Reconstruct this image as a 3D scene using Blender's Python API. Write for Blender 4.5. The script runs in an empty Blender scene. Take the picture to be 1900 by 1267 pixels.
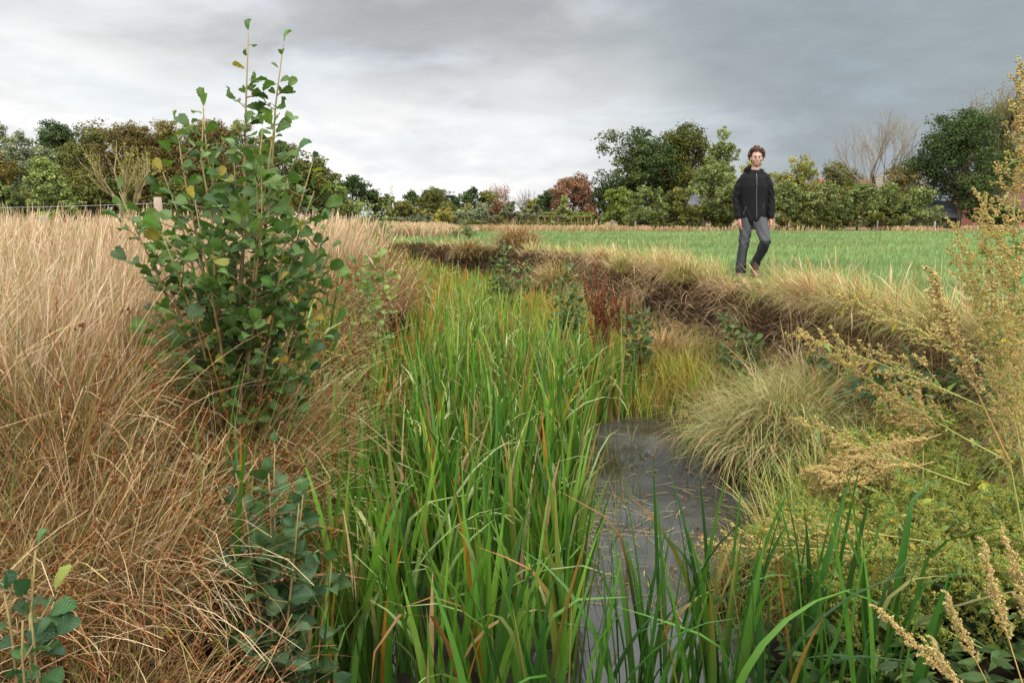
import bpy, bmesh, math, numpy as np
from mathutils import Vector, Matrix, Quaternion

R = math.radians
C = bpy.context.scene.collection
sc = bpy.context.scene

# ------------------------------------------------------------------ camera
FPX, PITCH, CAMZ = 1372.0, R(9.6), 0.85
cam = bpy.data.objects.new('camera', bpy.data.cameras.new('camera'))
C.objects.link(cam)
cam.location = (0, 0, CAMZ)
cam.rotation_euler = (R(90) - PITCH, 0, 0)
cam.data.sensor_width = 36
cam.data.lens = FPX / 1900 * 36
cam.data.clip_end = 5000
cam.data.clip_start = 0.05
sc.camera = cam

# ------------------------------------------------------------------ sky and sun
SUN = Vector((0.50, -0.52, 0.70)).normalized()
world = bpy.data.worlds.new('World')
sc.world = world
world.use_nodes = True
nt = world.node_tree
nt.nodes.clear()


class NT:
    """small helper to write node maths as expressions"""
    def __init__(s, tree): s.t = tree
    def new(s, kind, **kw):
        n = s.t.nodes.new(kind)
        for k, v in kw.items(): setattr(n, k, v)
        return n
    def put(s, sock, v):
        if hasattr(v, 'is_linked') or hasattr(v, 'links'): s.t.links.new(v, sock)
        elif isinstance(v, (tuple, list)) and len(v) == 3 and sock.type == 'RGBA': sock.default_value = (*v, 1)
        else: sock.default_value = v
    def m(s, op, a, b=0.0, c=0.0):
        n = s.new('ShaderNodeMath', operation=op)
        for i, v in enumerate((a, b, c)): s.put(n.inputs[i], v)
        return n.outputs[0]
    def step(s, v, lo, hi, a=0.0, b=1.0):
        n = s.new('ShaderNodeMapRange', interpolation_type='SMOOTHSTEP')
        for i, x in enumerate((v, lo, hi, a, b)): s.put(n.inputs[i], x)
        return n.outputs[0]
    def mix(s, f, a, b, mode='MIX'):
        n = s.new('ShaderNodeMix', data_type='RGBA', blend_type=mode)
        s.put(n.inputs[0], f); s.put(n.inputs[6], a); s.put(n.inputs[7], b)
        return n.outputs[2]
    def noise(s, vec, scale, detail=4, rough=0.5, dist=0.0):
        n = s.new('ShaderNodeTexNoise')
        if vec is not None: s.put(n.inputs['Vector'], vec)
        s.put(n.inputs['Scale'], scale); s.put(n.inputs['Detail'], detail)
        s.put(n.inputs['Roughness'], rough); s.put(n.inputs['Distortion'], dist)
        return n.outputs['Fac']


w = NT(nt)
tc = w.new('ShaderNodeTexCoord')
sep = w.new('ShaderNodeSeparateXYZ')
nt.links.new(tc.outputs['Generated'], sep.inputs[0])
dx, dy, dz = sep.outputs
zz = w.m('MAXIMUM', dz, 0.0)
inv = w.m('DIVIDE', 1.0, w.m('ADD', zz, 0.42))
comb = w.new('ShaderNodeCombineXYZ')
w.put(comb.inputs[0], w.m('MULTIPLY', dx, inv))
w.put(comb.inputs[1], w.m('MULTIPLY', dy, inv))
w.put(comb.inputs[2], w.m('MULTIPLY', dz, 4.2))
cv = comb.outputs[0]
n_big = w.noise(cv, 1.15, 6, 0.50, 0.35)
n_mid = w.noise(cv, 2.9, 7, 0.55, 0.25)
n_fine = w.noise(cv, 7.0, 8, 0.6, 0.2)
nn = w.m('ADD', w.m('MULTIPLY', n_big, 0.50), w.m('ADD', w.m('MULTIPLY', n_mid, 0.33), w.m('MULTIPLY', n_fine, 0.17)))
# the cloud deck: bright and thin low on the left, slate rain cloud on the right, grey ragged bellies above
bright = (0.50, 0.51, 0.515)
grey = (0.238, 0.248, 0.258)
slate = (0.186, 0.218, 0.237)
belly = w.step(w.m('ADD', w.m('ADD', w.m('MULTIPLY', nn, 3.2), w.step(dx, .05, -.5, 0.0, -.36)), w.m('MULTIPLY', zz, 2.0)), 1.68, 2.36)
deck = w.mix(belly, bright, grey)
puff = w.m('MULTIPLY', w.step(n_mid, 0.46, 0.62), w.step(zz, 0.27, 0.05))
deck = w.mix(w.m('MULTIPLY', puff, 0.75), deck, (0.60, 0.595, 0.58))
rain = w.step(w.m('ADD', dx, w.m('ADD', w.m('MULTIPLY', w.m('SUBTRACT', n_mid, 0.5), 0.26), w.m('MULTIPLY', zz, 0.22))), 0.02, 0.40)
deck = w.mix(w.m('MULTIPLY', rain, 0.93), deck, slate)
soft = w.m('ADD', 0.77, w.m('MULTIPLY', n_fine, 0.46))
deck = w.mix(1.0, deck, soft, 'MULTIPLY')
deck = w.mix(w.step(zz, 0.32, 0.7), deck, w.mix(1.0, deck, (1.07, 1.0, 0.90), 'MULTIPLY'))
# brighter cover overhead and behind the photographer
lift = w.m('ADD', w.step(zz, 0.32, 0.72, 0.0, 6.5), w.step(dy, 0.25, -0.6, 0.0, 3.2))
lift = w.m('ADD', 1.0, lift)
sky = w.new('ShaderNodeTexSky', sky_type='NISHITA')
sky.sun_disc = False
sky.sun_elevation = math.asin(SUN.z)
sky.sun_rotation = math.atan2(SUN.x, SUN.y)
sky.air_density, sky.dust_density = 1.0, 2.0
deck10 = w.mix(1.0, deck, w.m('MULTIPLY', lift, 10.0), 'MULTIPLY')
gap = w.m('MULTIPLY', w.step(n_mid, 0.50, 0.40), 0.10)
total = w.mix(gap, deck10, sky.outputs[0])
bg = w.new('ShaderNodeBackground')
nt.links.new(total, bg.inputs[0])
bg.inputs[1].default_value = 0.1
wo = w.new('ShaderNodeOutputWorld')
nt.links.new(bg.outputs[0], wo.inputs[0])

sun = bpy.data.objects.new('sun', bpy.data.lights.new('sun', 'SUN'))
C.objects.link(sun)
sun.data.energy = 1.5
sun.data.angle = R(14)
sun.data.color = (1.0, 0.95, 0.87)
sun.rotation_euler = SUN.to_track_quat('Z', 'Y').to_euler()

vs = sc.view_settings
vs.view_transform = 'Standard'
vs.look = 'None'
vs.exposure = 0.85
vs.gamma = 1.0
vs.use_curve_mapping = False
sc.cycles.max_bounces = 6
sc.cycles.transparent_max_bounces = 4

# ------------------------------------------------------------------ basic helpers
rng = np.random.default_rng(11)
U = rng.uniform
N_ = rng.normal
KALB = 1.55


def reseed(k):
    rng.bit_generator.state = np.random.default_rng(k).bit_generator.state



def S(*rgb):
    """colour as it looks in daylight (0-255) -> base colour"""
    a = np.asarray(rgb, float).reshape(-1, 3) / 255.0
    lin = np.where(a <= 0.04045, a / 12.92, ((a + 0.055) / 1.055) ** 2.4)
    return lin[0] / KALB if len(rgb) == 3 else lin / KALB


def PAL(*cols):
    return np.array([S(*c) for c in cols])


def pick(pal, n, p=None, jit=0.14):
    i = rng.choice(len(pal), n, p=p)
    c = pal[i] * (1 + N_(0, jit, (n, 1))) * (1 + N_(0, jit * 0.35, (n, 3)))
    return np.clip(c, 0.003, 0.9)


class Geo:
    def __init__(s):
        s.v, s.c, s.u, s.q, s.t, s.n = [], [], [], [], [], 0
    def add(s, v, quads=None, tris=None, col=(0.5, 0.5, 0.5), uv=None):
        v = np.asarray(v, float).reshape(-1, 3)
        c = np.broadcast_to(np.asarray(col, float), (len(v), 3))
        s.v.append(v); s.c.append(c)
        s.u.append(np.zeros((len(v), 3)) if uv is None else np.asarray(uv, float))
        if quads is not None and len(quads): s.q.append(np.asarray(quads, np.int64) + s.n)
        if tris is not None and len(tris): s.t.append(np.asarray(tris, np.int64) + s.n)
        s.n += len(v)
    def build(s, name, mat, parent=None, origin=None, smooth=True):
        v = np.concatenate(s.v); c = np.concatenate(s.c); u = np.concatenate(s.u)
        if origin is not None: v = v - np.asarray(origin, float)
        q = np.concatenate(s.q) if s.q else np.zeros((0, 4), np.int64)
        t = np.concatenate(s.t) if s.t else np.zeros((0, 3), np.int64)
        me = bpy.data.meshes.new(name)
        me.vertices.add(len(v)); me.vertices.foreach_set('co', v.astype(np.float32).ravel())
        loops = np.concatenate([q.ravel(), t.ravel()]).astype(np.int32)
        me.loops.add(len(loops)); me.loops.foreach_set('vertex_index', loops)
        me.polygons.add(len(q) + len(t))
        st = np.concatenate([np.arange(len(q)) * 4, len(q) * 4 + np.arange(len(t)) * 3]).astype(np.int32)
        me.polygons.foreach_set('loop_start', st)
        me.update(calc_edges=True)
        a = me.attributes.new('Col', 'FLOAT_COLOR', 'POINT')
        a.data.foreach_set('color', np.concatenate([c, np.ones((len(c), 1))], 1).astype(np.float32).ravel())
        a = me.attributes.new('LUV', 'FLOAT_VECTOR', 'POINT')
        a.data.foreach_set('vector', u.astype(np.float32).ravel())
        me.polygons.foreach_set('use_smooth', np.full(len(me.polygons), smooth))
        me.materials.append(mat)
        o = bpy.data.objects.new(name, me)
        C.objects.link(o)
        if origin is not None and parent is None: o.location = tuple(origin)
        if parent is not None: o.parent = parent
        return o


def tag(o, label, cat, group=None, kind=None):
    if label: o['label'] = label
    if cat: o['category'] = cat
    if group: o['group'] = group
    if kind: o['kind'] = kind
    return o


def thing(name, label, cat, loc, group=None, rz=0.0):
    o = bpy.data.objects.new(name, None)
    C.objects.link(o)
    o.empty_display_size = 0.1
    o.location = tuple(loc); o.rotation_euler = (0, 0, rz)
    return tag(o, label, cat, group)


def dup(root, label, matrix, group=None):
    r = root.copy(); C.objects.link(r)
    r.matrix_world = matrix
    r['label'] = label
    if group: r['group'] = group
    for ch in list(root.children):
        c = ch.copy(); C.objects.link(c); c.parent = r
        for g in ch.children:
            d = g.copy(); C.objects.link(d); d.parent = c
    return r


# ------------------------------------------------------------------ pixels <-> place
CP, SP = math.cos(PITCH), math.sin(PITCH)


def slope(py):
    v = (py - 633.5) / FPX
    return (-SP - v * CP) / (CP - v * SP)


def at(px, py, D):
    v = (py - 633.5) / FPX
    return np.array([(px - 950) / FPX / (CP - v * SP) * D, D, CAMZ + slope(py) * D])


def vnoise(x, y, s, seed=0):
    """cheap smooth value noise for variation over the ground"""
    x = np.asarray(x) * s; y = np.asarray(y) * s
    xi = np.floor(x).astype(np.int64); yi = np.floor(y).astype(np.int64)
    fx = x - xi; fy = y - yi
    fx = fx * fx * (3 - 2 * fx); fy = fy * fy * (3 - 2 * fy)
    def h(a, b):
        k = (a * 374761393 + b * 668265263 + seed * 1442695041) & 0x7fffffff
        k = ((k ^ (k >> 13)) * 1274126177) & 0x7fffffff
        return ((k ^ (k >> 16)) & 0xffff) / 65535.0
    return (h(xi, yi) * (1 - fx) + h(xi + 1, yi) * fx) * (1 - fy) + (h(xi, yi + 1) * (1 - fx) + h(xi + 1, yi + 1) * fx) * fy


# ditch: centre x, y, half width of water, left bank, right bank
DITCH = np.array([(0.3, -6, 1.1, .6, 1.2), (0.03, 1.5, 1.07, .6, 1.6), (-.07, 3, 1.10, .7, 1.9), (-.06, 4, 1.28, .7, 2.0), (.28, 5.2, 1.7, .7, 1.6),
                  (.15, 7.3, 1.5, .7, 1.5), (.05, 10, 1.2, .7, 1.6), (-.5, 13, 1.1, .7, 1.9), (-1.2, 16, .9, .7, 2.1),
                  (-2.2, 19.5, .8, .7, 1.3), (-4, 22.3, .8, .8, .9), (-8, 24, .8, .8, .9), (-30, 27, .8, .8, .9)])
WATER = -1.2


def ditch(x, y):
    """signed lateral distance to the centre line (right positive) and the widths there"""
    x = np.asarray(x, float); y = np.asarray(y, float)
    best = np.full(x.shape, 1e9); side = np.zeros(x.shape); wd = np.zeros(x.shape + (3,))
    for a, b in zip(DITCH[:-1], DITCH[1:]):
        ex, ey = b[0] - a[0], b[1] - a[1]
        l2 = ex * ex + ey * ey
        t = np.clip(((x - a[0]) * ex + (y - a[1]) * ey) / l2, 0, 1)
        qx, qy = x - a[0] - t * ex, y - a[1] - t * ey
        d = np.hypot(qx, qy)
        sgn = np.sign(ex * -qy + ey * qx)
        m = d < best
        best = np.where(m, d, best); side = np.where(m, np.where(sgn == 0, 1, sgn), side)
        wd = np.where(m[..., None], a[2:] + t[..., None] * (b[2:] - a[2:]), wd)
    return best * side, wd


def edge_shift(x, y):
    """the banks wander in and out of the straight line"""
    return (vnoise(x, y, .75, 9) - .5) * .55 + (vnoise(x, y, 1.6, 3) - .5) * .30 + (vnoise(x, y, 4.0, 4) - .5) * .12


def ground_z(x, y):
    x = np.asarray(x, float); y = np.asarray(y, float)
    s, wd = ditch(x, y)
    s = s + edge_shift(x, y)
    rough = (vnoise(x, y, .7, 1) - .5) * .07 + (vnoise(x, y, 3.1, 2) - .5) * .04
    zl = np.interp(y, [0, 1.5, 3.2, 5, 60], [-.42, -.33, .0, .06, .02])
    tl = (-s - wd[..., 0]) / wd[..., 1]
    tr = (s - wd[..., 0]) / wd[..., 2]
    left = np.interp(tl, [-.3, 0, .35, 1, 1.6], [0, .05, .55, .93, 1]) * (zl + 1.38) - 1.38
    right = np.interp(tr, [-.3, 0, .12, .62, .80, .9, 1.05], [-1.38, -1.3, -1.06, -.88, -.70, -.10, 0])
    far = np.interp(np.hypot(x, y), [0, 12, 40], [1, 1, .6])
    return np.where(s < 0, left, right) + rough * far


def zone(x, y):
    s, wd = ditch(x, y)
    s = s + edge_shift(np.asarray(x, float), np.asarray(y, float))
    return (-s - wd[..., 0]) / wd[..., 1], (s - wd[..., 0]) / wd[..., 2], s


# ------------------------------------------------------------------ materials
def material(name, rough=0.6, trans=0.0, spec=0.3, vein=False, noise=0.12, nscale=40.0, bump=0.0, col=None):
    m = bpy.data.materials.new(name); m.use_nodes = True
    t = m.node_tree; t.nodes.clear(); n = NT(t)
    if col is None:
        a = n.new('ShaderNodeAttribute', attribute_name='Col'); base = a.outputs['Color']
    else:
        a = n.new('ShaderNodeRGB'); a.outputs[0].default_value = (*col, 1); base = a.outputs[0]
    tcn = n.new('ShaderNodeTexCoord')
    nz = n.noise(tcn.outputs['Object'], nscale, 4, 0.6)
    base = n.mix(1.0, base, n.m('ADD', 1.0 - noise, n.m('MULTIPLY', nz, 2 * noise)), 'MULTIPLY')
    p = n.new('ShaderNodeBsdfPrincipled')
    p.inputs['Roughness'].default_value = rough
    p.inputs['Specular IOR Level'].default_value = spec
    normal = None
    if vein:
        u = n.new('ShaderNodeAttribute', attribute_name='LUV')
        sp_ = n.new('ShaderNodeSeparateXYZ'); t.links.new(u.outputs['Vector'], sp_.inputs[0])
        au = n.m('ABSOLUTE', sp_.outputs[0])
        ph = n.m('SUBTRACT', n.m('MULTIPLY', sp_.outputs[1], 8.0), n.m('MULTIPLY', au, 3.4))
        fr = n.m('ABSOLUTE', n.m('SUBTRACT', n.m('FRACT', ph), 0.5))
        side = n.step(fr, 0.10, 0.0)
        mid = n.step(au, 0.09, 0.0)
        vv = n.m('MAXIMUM', n.m('MULTIPLY', side, 0.55), mid)
        base = n.mix(n.m('MULTIPLY', vv, 0.38), base, n.mix(1.0, base, (2.0, 1.9, 1.6), 'MULTIPLY'))
        b = n.new('ShaderNodeBump'); b.inputs['Strength'].default_value = 0.5; b.inputs['Distance'].default_value = 0.004
        t.links.new(n.m('SUBTRACT', fr, vv), b.inputs['Height']); normal = b.outputs[0]
    elif bump:
        b = n.new('ShaderNodeBump'); b.inputs['Strength'].default_value = bump; b.inputs['Distance'].default_value = 0.02
        t.links.new(nz, b.inputs['Height']); normal = b.outputs[0]
    t.links.new(base, p.inputs['Base Color'])
    if normal: t.links.new(normal, p.inputs['Normal'])
    out = n.new('ShaderNodeOutputMaterial')
    if trans:
        tr = n.new('ShaderNodeBsdfTranslucent')
        t.links.new(n.mix(1.0, base, (1.25, 1.3, 0.7), 'MULTIPLY'), tr.inputs['Color'])
        mx = n.new('ShaderNodeMixShader'); mx.inputs[0].default_value = trans
        t.links.new(p.outputs[0], mx.inputs[1]); t.links.new(tr.outputs[0], mx.inputs[2])
        t.links.new(mx.outputs[0], out.inputs[0])
    else:
        t.links.new(p.outputs[0], out.inputs[0])
    return m


M_LEAF = material('broad_leaf', 0.45, 0.32, 0.35, vein=True, noise=0.15, nscale=30)
M_BLADE = material('reed_blade', 0.45, 0.28, 0.35, noise=0.18, nscale=12)
M_GRASS = material('grass_blade', 0.6, 0.25, 0.25, noise=0.12, nscale=6)
M_STRAW = material('straw', 0.65, 0.15, 0.25, noise=0.15, nscale=25)
M_STEM = material('plant_stem', 0.6, 0.0, 0.3, noise=0.2, nscale=60, bump=0.3)
M_SEED = material('seed_head', 0.8, 0.3, 0.15, noise=0.2, nscale=80)
M_CROWN = material('tree_leaves', 0.7, 0.28, 0.08, noise=0.25, nscale=0.8)
M_BARK = material('bark', 0.85, 0.0, 0.2, noise=0.3, nscale=9, bump=0.7)
M_GROUND = material('soil_and_turf', 0.95, 0.0, 0.1, noise=0.35, nscale=5, bump=0.6)
M_WOOD = material('weathered_wood', 0.85, 0.0, 0.2, noise=0.3, nscale=25, bump=0.5)
M_METAL = material('galvanised_wire', 0.45, 0.0, 0.5, noise=0.1, col=(0.35, 0.35, 0.35))


# ------------------------------------------------------------------ shape helpers
def blades(G, base, az, lean, L, wd, curve, c0, c1, seg=5, prof='grass', face=None, twist=None,
           kink=None, kpos=None, cpow=1.5, cpw=1.3, fold=0.0):
    n = len(base)
    if n == 0: return
    s = np.linspace(0, 1, seg + 1)[None, :]
    az = np.broadcast_to(az, n)[:, None]
    th = np.broadcast_to(lean, n)[:, None] + np.broadcast_to(curve, n)[:, None] * s ** cpw
    if kink is not None:
        k = np.clip((s - kpos[:, None]) / .1, 0, 1)
        th = th + kink[:, None] * k
    tm = .5 * (th[:, 1:] + th[:, :-1])
    ds = np.broadcast_to(L, n)[:, None] / seg
    X = np.concatenate([np.zeros((n, 1)), np.cumsum(np.sin(tm) * ds, 1)], 1)
    Z = np.concatenate([np.zeros((n, 1)), np.cumsum(np.cos(tm) * ds, 1)], 1)
    P = np.stack([base[:, 0:1] + np.cos(az) * X, base[:, 1:2] + np.sin(az) * X, base[:, 2:3] + Z], -1)
    fa = az + np.pi / 2 + (0 if face is None else face[:, None])
    if twist is not None: fa = fa + twist[:, None] * s
    fa = np.broadcast_to(fa, X.shape)
    side = np.stack([np.cos(fa), np.sin(fa), np.zeros_like(fa)], -1)
    if prof == 'grass': pr = np.maximum((1 - s) ** .6, .06)
    elif prof == 'reed': pr = np.minimum(.75 + s * 1.5, 1) * np.maximum(np.minimum(1, (1 - s) / .45) ** .75, .05)
    elif prof == 'head': pr = np.where(s > .72, 1.8 * np.sin(np.clip((s - .70) / .31, 0, 1) * np.pi) + .3, .9)
    else: pr = 1 - .55 * s
    hw = .5 * np.broadcast_to(wd, n)[:, None] * pr
    mixk = (s ** cpow)[..., None]
    col = c0[:, None, :] * (1 - mixk) + c1[:, None, :] * mixk
    if fold:
        nrm = np.stack([-np.cos(th) * np.cos(az), -np.cos(th) * np.sin(az), np.sin(th)], -1)
        V = np.stack([P - side * hw[..., None], P + nrm * (hw * fold)[..., None] * -1, P + side * hw[..., None]], 2)
        m = 3
    else:
        V = np.stack([P - side * hw[..., None], P + side * hw[..., None]], 2); m = 2
    cc = np.repeat(col[:, :, None, :], m, 2)
    r = np.arange(seg)[:, None] * m; k = np.arange(m - 1)[None, :]
    q = np.stack([r + k, r + k + 1, r + k + m + 1, r + k + m], -1).reshape(-1, 4)
    q = (np.arange(n)[:, None, None] * ((seg + 1) * m) + q[None]).reshape(-1, 4)
    G.add(V.reshape(-1, 3), quads=q, col=cc.reshape(-1, 3))


def tube(G, pts, rad, sides=6, col=(.2, .15, .1), col1=None):
    pts = np.asarray(pts, float); k = len(pts)
    rad = np.broadcast_to(rad, k)
    d = np.gradient(pts, axis=0); d /= np.linalg.norm(d, axis=1, keepdims=True) + 1e-9
    ref = np.array([0, 0, 1.0]) if abs(d[0, 2]) < .9 else np.array([1.0, 0, 0])
    a = np.cross(d, ref); a /= np.linalg.norm(a, axis=1, keepdims=True) + 1e-9
    b = np.cross(d, a)
    ang = np.linspace(0, 2 * np.pi, sides, endpoint=False)
    ring = a[:, None] * np.cos(ang)[None, :, None] + b[:, None] * np.sin(ang)[None, :, None]
    V = pts[:, None] + ring * rad[:, None, None]
    i = np.arange(k - 1)[:, None] * sides; j = np.arange(sides)[None]
    q = np.stack([i + j, i + (j + 1) % sides, i + sides + (j + 1) % sides, i + sides + j], -1).reshape(-1, 4)
    c = np.asarray(col, float)
    if col1 is not None:
        s = np.linspace(0, 1, k)[:, None]
        c = np.repeat(c * (1 - s) + np.asarray(col1) * s, sides, 0)
    tris = [[(k - 1) * sides, (k - 1) * sides + x, (k - 1) * sides + x + 1] for x in range(1, sides - 1)]
    G.add(V.reshape(-1, 3), quads=q, tris=tris, col=c)


def leaf_template(kind):
    """a small leaf surface: local y along the midrib, x across, z up"""
    if kind == 'alder': rows, cols = 9, 6
    elif kind == 'lance': rows, cols = 5, 2
    else: rows, cols = 7, 4
    v = np.linspace(0, 1, rows + 1); u = np.linspace(-1, 1, cols + 1)
    if kind == 'alder':
        wv = np.interp(v, [0, .06, .25, .5, .72, .88, 1], [.02, .12, .24, .34, .39, .34, .14])
        wv = wv * (1 + .09 * np.where(np.arange(rows + 1) % 2, 1, -1) * (v > .15))
    elif kind == 'lance':
        wv = np.interp(v, [0, .15, .4, .7, 1], [.02, .10, .17, .11, .01])
    else:
        wv = np.interp(v, [0, .08, .3, .55, .8, 1], [.03, .24, .42, .42, .28, .03])
        wv = wv * (1 + .06 * np.where(np.arange(rows + 1) % 2, 1, -1) * (v > .1) * (v < .99))
    Ug, Vg = np.meshgrid(u, v)
    x = Ug * wv[:, None]
    y = Vg.copy()
    if kind == 'alder': y = y - .10 * (v[:, None] ** 4) * (1 - np.abs(Ug))
    z = .42 * np.abs(x) - .34 * (Vg - .25) ** 2 + .03 * np.sin(Vg * 5 + Ug * 3) + .018 * np.sin(Vg * 6 * np.pi) * np.abs(Ug)
    vt = np.stack([x, y, z], -1).reshape(-1, 3)
    uv = np.stack([Ug, Vg, 0 * Vg], -1).reshape(-1, 3)
    m = cols + 1
    q = [[r * m + c, r * m + c + 1, (r + 1) * m + c + 1, (r + 1) * m + c] for r in range(rows) for c in range(cols)]
    return vt, np.array(q), uv


LEAF = {k: leaf_template(k) for k in ('alder', 'lance', 'ovate')}


def unit(a):
    return a / (np.linalg.norm(a, axis=-1, keepdims=True) + 1e-9)


def scatter(G, kind, pos, axis, normal, size, col, curl=None):
    vt, q, uv = LEAF[kind]
    n = len(pos)
    if n == 0: return
    ax = unit(np.asarray(axis, float)); nr = np.asarray(normal, float)
    xx = unit(np.cross(ax, nr)); nr = np.cross(xx, ax)
    sz = np.broadcast_to(size, n)[:, None, None]
    zc = np.ones(n) if curl is None else curl
    V = pos[:, None] + sz * (vt[None, :, 0:1] * xx[:, None] + vt[None, :, 1:2] * ax[:, None] + (vt[None, :, 2] * zc[:, None])[..., None] * nr[:, None])
    c = np.repeat(np.asarray(col)[:, None, :], len(vt), 1)
    Q = (np.arange(n)[:, None, None] * len(vt) + q[None]).reshape(-1, 4)
    G.add(V.reshape(-1, 3), quads=Q, col=c.reshape(-1, 3), uv=np.tile(uv, (n, 1)))


def chips(G, pos, normal, size, col, aspect=0.62):
    """diamond leaflets"""
    n = len(pos)
    nr = unit(normal); a = unit(np.cross(nr, N_(0, 1, (n, 3)))); b = np.cross(nr, a)
    sz = np.broadcast_to(size, n)[:, None]
    bend = nr * sz * .18
    V = np.stack([pos - a * sz, pos - b * sz * aspect + bend, pos + a * sz, pos + b * sz * aspect + bend], 1)
    q = np.arange(n * 4).reshape(n, 4)
    G.add(V.reshape(-1, 3), quads=q, col=np.repeat(col, 4, 0))


OCT = np.array([[1, 0, 0], [-1, 0, 0], [0, 1, 0], [0, -1, 0], [0, 0, 1], [0, 0, -1]], float)
OCTF = np.array([[0, 2, 4], [2, 1, 4], [1, 3, 4], [3, 0, 4], [2, 0, 5], [1, 2, 5], [3, 1, 5], [0, 3, 5]])


def grains(G, pos, size, col, stretch=1.3):
    n = len(pos)
    if n == 0: return
    q = N_(0, 1, (n, 3, 3)); a = unit(q[:, 0]); b = unit(np.cross(a, q[:, 1])); c = np.cross(a, b)
    sz = np.broadcast_to(size, n)[:, None, None]
    V = pos[:, None] + sz * (OCT[None, :, 0:1] * a[:, None] * stretch + OCT[None, :, 1:2] * b[:, None] + OCT[None, :, 2:3] * c[:, None])
    T = (np.arange(n)[:, None, None] * 6 + OCTF[None]).reshape(-1, 3)
    G.add(V.reshape(-1, 3), tris=T, col=np.repeat(col, 6, 0))


def box(G, c, size, col, rz=0.0):
    x, y, z = np.asarray(size) / 2
    v = np.array([(a * x, b * y, d * z) for d in (-1, 1) for b in (-1, 1) for a in (-1, 1)])
    cs, sn = math.cos(rz), math.sin(rz)
    v = np.stack([v[:, 0] * cs - v[:, 1] * sn, v[:, 0] * sn + v[:, 1] * cs, v[:, 2]], 1) + np.asarray(c)
    # separate corners per face so shading stays crisp
    f = [[0, 2, 3, 1], [4, 5, 7, 6], [0, 1, 5, 4], [2, 6, 7, 3], [0, 4, 6, 2], [1, 3, 7, 5]]
    G.add(np.concatenate([v[i] for i in f]), quads=np.arange(24).reshape(6, 4), col=col)


# ------------------------------------------------------------------ ground and water
def axis_lines(lo, fine_lo, fine_hi, hi, step, grow=1.22):
    a = list(np.arange(fine_lo, fine_hi + 1e-6, step))
    d = step
    while a[-1] < hi: d *= grow; a.append(a[-1] + d)
    d = step
    while a[0] > lo: d *= grow; a.insert(0, a[0] - d)
    return np.array(a)


gx = axis_lines(-1800, -7, 8, 1800, .085, 1.12)
gy = axis_lines(-60, .0, 24, 2400, .085, 1.12)
GX, GY = np.meshgrid(gx, gy)
GZ = ground_z(GX, GY)
tl, tr, sgn = zone(GX, GY)
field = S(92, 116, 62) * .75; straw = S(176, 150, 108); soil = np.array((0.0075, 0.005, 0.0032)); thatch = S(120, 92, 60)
nz = vnoise(GX, GY, 1.7, 5)[..., None]; nz2 = vnoise(GX, GY, .35, 6)[..., None]
fcol = field * (.8 + .4 * nz) * (1 - .25 * nz2) + S(150, 150, 90) * .25 * nz2
tuft = np.clip((vnoise(GX, GY, .9, 8) - .55) * 4, 0, 1)[..., None]
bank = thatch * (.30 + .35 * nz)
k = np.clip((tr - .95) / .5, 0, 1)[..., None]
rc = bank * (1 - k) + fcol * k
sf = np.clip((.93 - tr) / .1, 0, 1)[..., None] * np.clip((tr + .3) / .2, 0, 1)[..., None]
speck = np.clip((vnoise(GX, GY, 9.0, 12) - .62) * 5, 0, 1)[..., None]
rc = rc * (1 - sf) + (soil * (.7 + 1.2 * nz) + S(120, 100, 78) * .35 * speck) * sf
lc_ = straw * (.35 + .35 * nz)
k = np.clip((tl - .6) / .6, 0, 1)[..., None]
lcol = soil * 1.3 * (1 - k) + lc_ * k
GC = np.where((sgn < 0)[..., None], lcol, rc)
far_strip = ((GY > 41.5) & (sgn > 0))[..., None]
GC = np.where(far_strip, straw * .5 * (.7 + .6 * nz), GC)
ny, nx = GX.shape
i = np.arange(ny - 1)[:, None] * nx + np.arange(nx - 1)[None]
gq = np.stack([i, i + 1, i + nx + 1, i + nx], -1).reshape(-1, 4)
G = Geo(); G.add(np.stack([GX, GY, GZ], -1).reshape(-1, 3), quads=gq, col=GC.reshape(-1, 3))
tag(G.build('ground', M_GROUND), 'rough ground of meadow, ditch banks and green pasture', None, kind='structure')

M_WATER = bpy.data.materials.new('ditch_water'); M_WATER.use_nodes = True
t = M_WATER.node_tree; n = NT(t); p = t.nodes['Principled BSDF']
tcw = n.new('ShaderNodeTexCoord')
murk = n.noise(tcw.outputs['Object'], 1.1, 5, .6)
t.links.new(n.mix(n.step(murk, .38, .62), (0.056, 0.055, 0.050), (0.022, 0.018, 0.013)), p.inputs['Base Color'])
p.inputs['Roughness'].default_value = 0.008
p.inputs['IOR'].default_value = 1.33
p.inputs['Specular IOR Level'].default_value = 0.5
b = n.new('ShaderNodeBump'); b.inputs['Strength'].default_value = .025; b.inputs['Distance'].default_value = .01
t.links.new(n.noise(tcw.outputs['Object'], 14, 3, .5), b.inputs['Height']); t.links.new(b.outputs[0], p.inputs['Normal'])
G = Geo()
G.add([(-32, -6, WATER), (4, -6, WATER), (4, 30, WATER), (-32, 30, WATER)], quads=[[0, 1, 2, 3]])
tag(G.build('water', M_WATER), 'still murky ditch water', None, kind='structure')


# ------------------------------------------------------------------ grasses and reeds (uncountable)
def frustum(n, d0, d1, side, power=1.0, xlim=None, margin=1.3):
    """points over the ground in view; power 1 = log-uniform in distance"""
    t = U(0, 1, n)
    if power == 1.0: D = d0 * (d1 / d0) ** t
    else: D = (d0 ** (1 - power) + t * (d1 ** (1 - power) - d0 ** (1 - power))) ** (1 / (1 - power))
    hwid = .74 * D + margin
    x = U(-1, 1, n) * hwid
    return np.stack([x, D], 1)


def onground(xy, dz=0.0):
    return np.concatenate([xy, (ground_z(xy[:, 0], xy[:, 1]) + dz)[:, None]], 1)


WIND = -0.15   # heads are pushed towards the right of the view


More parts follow.
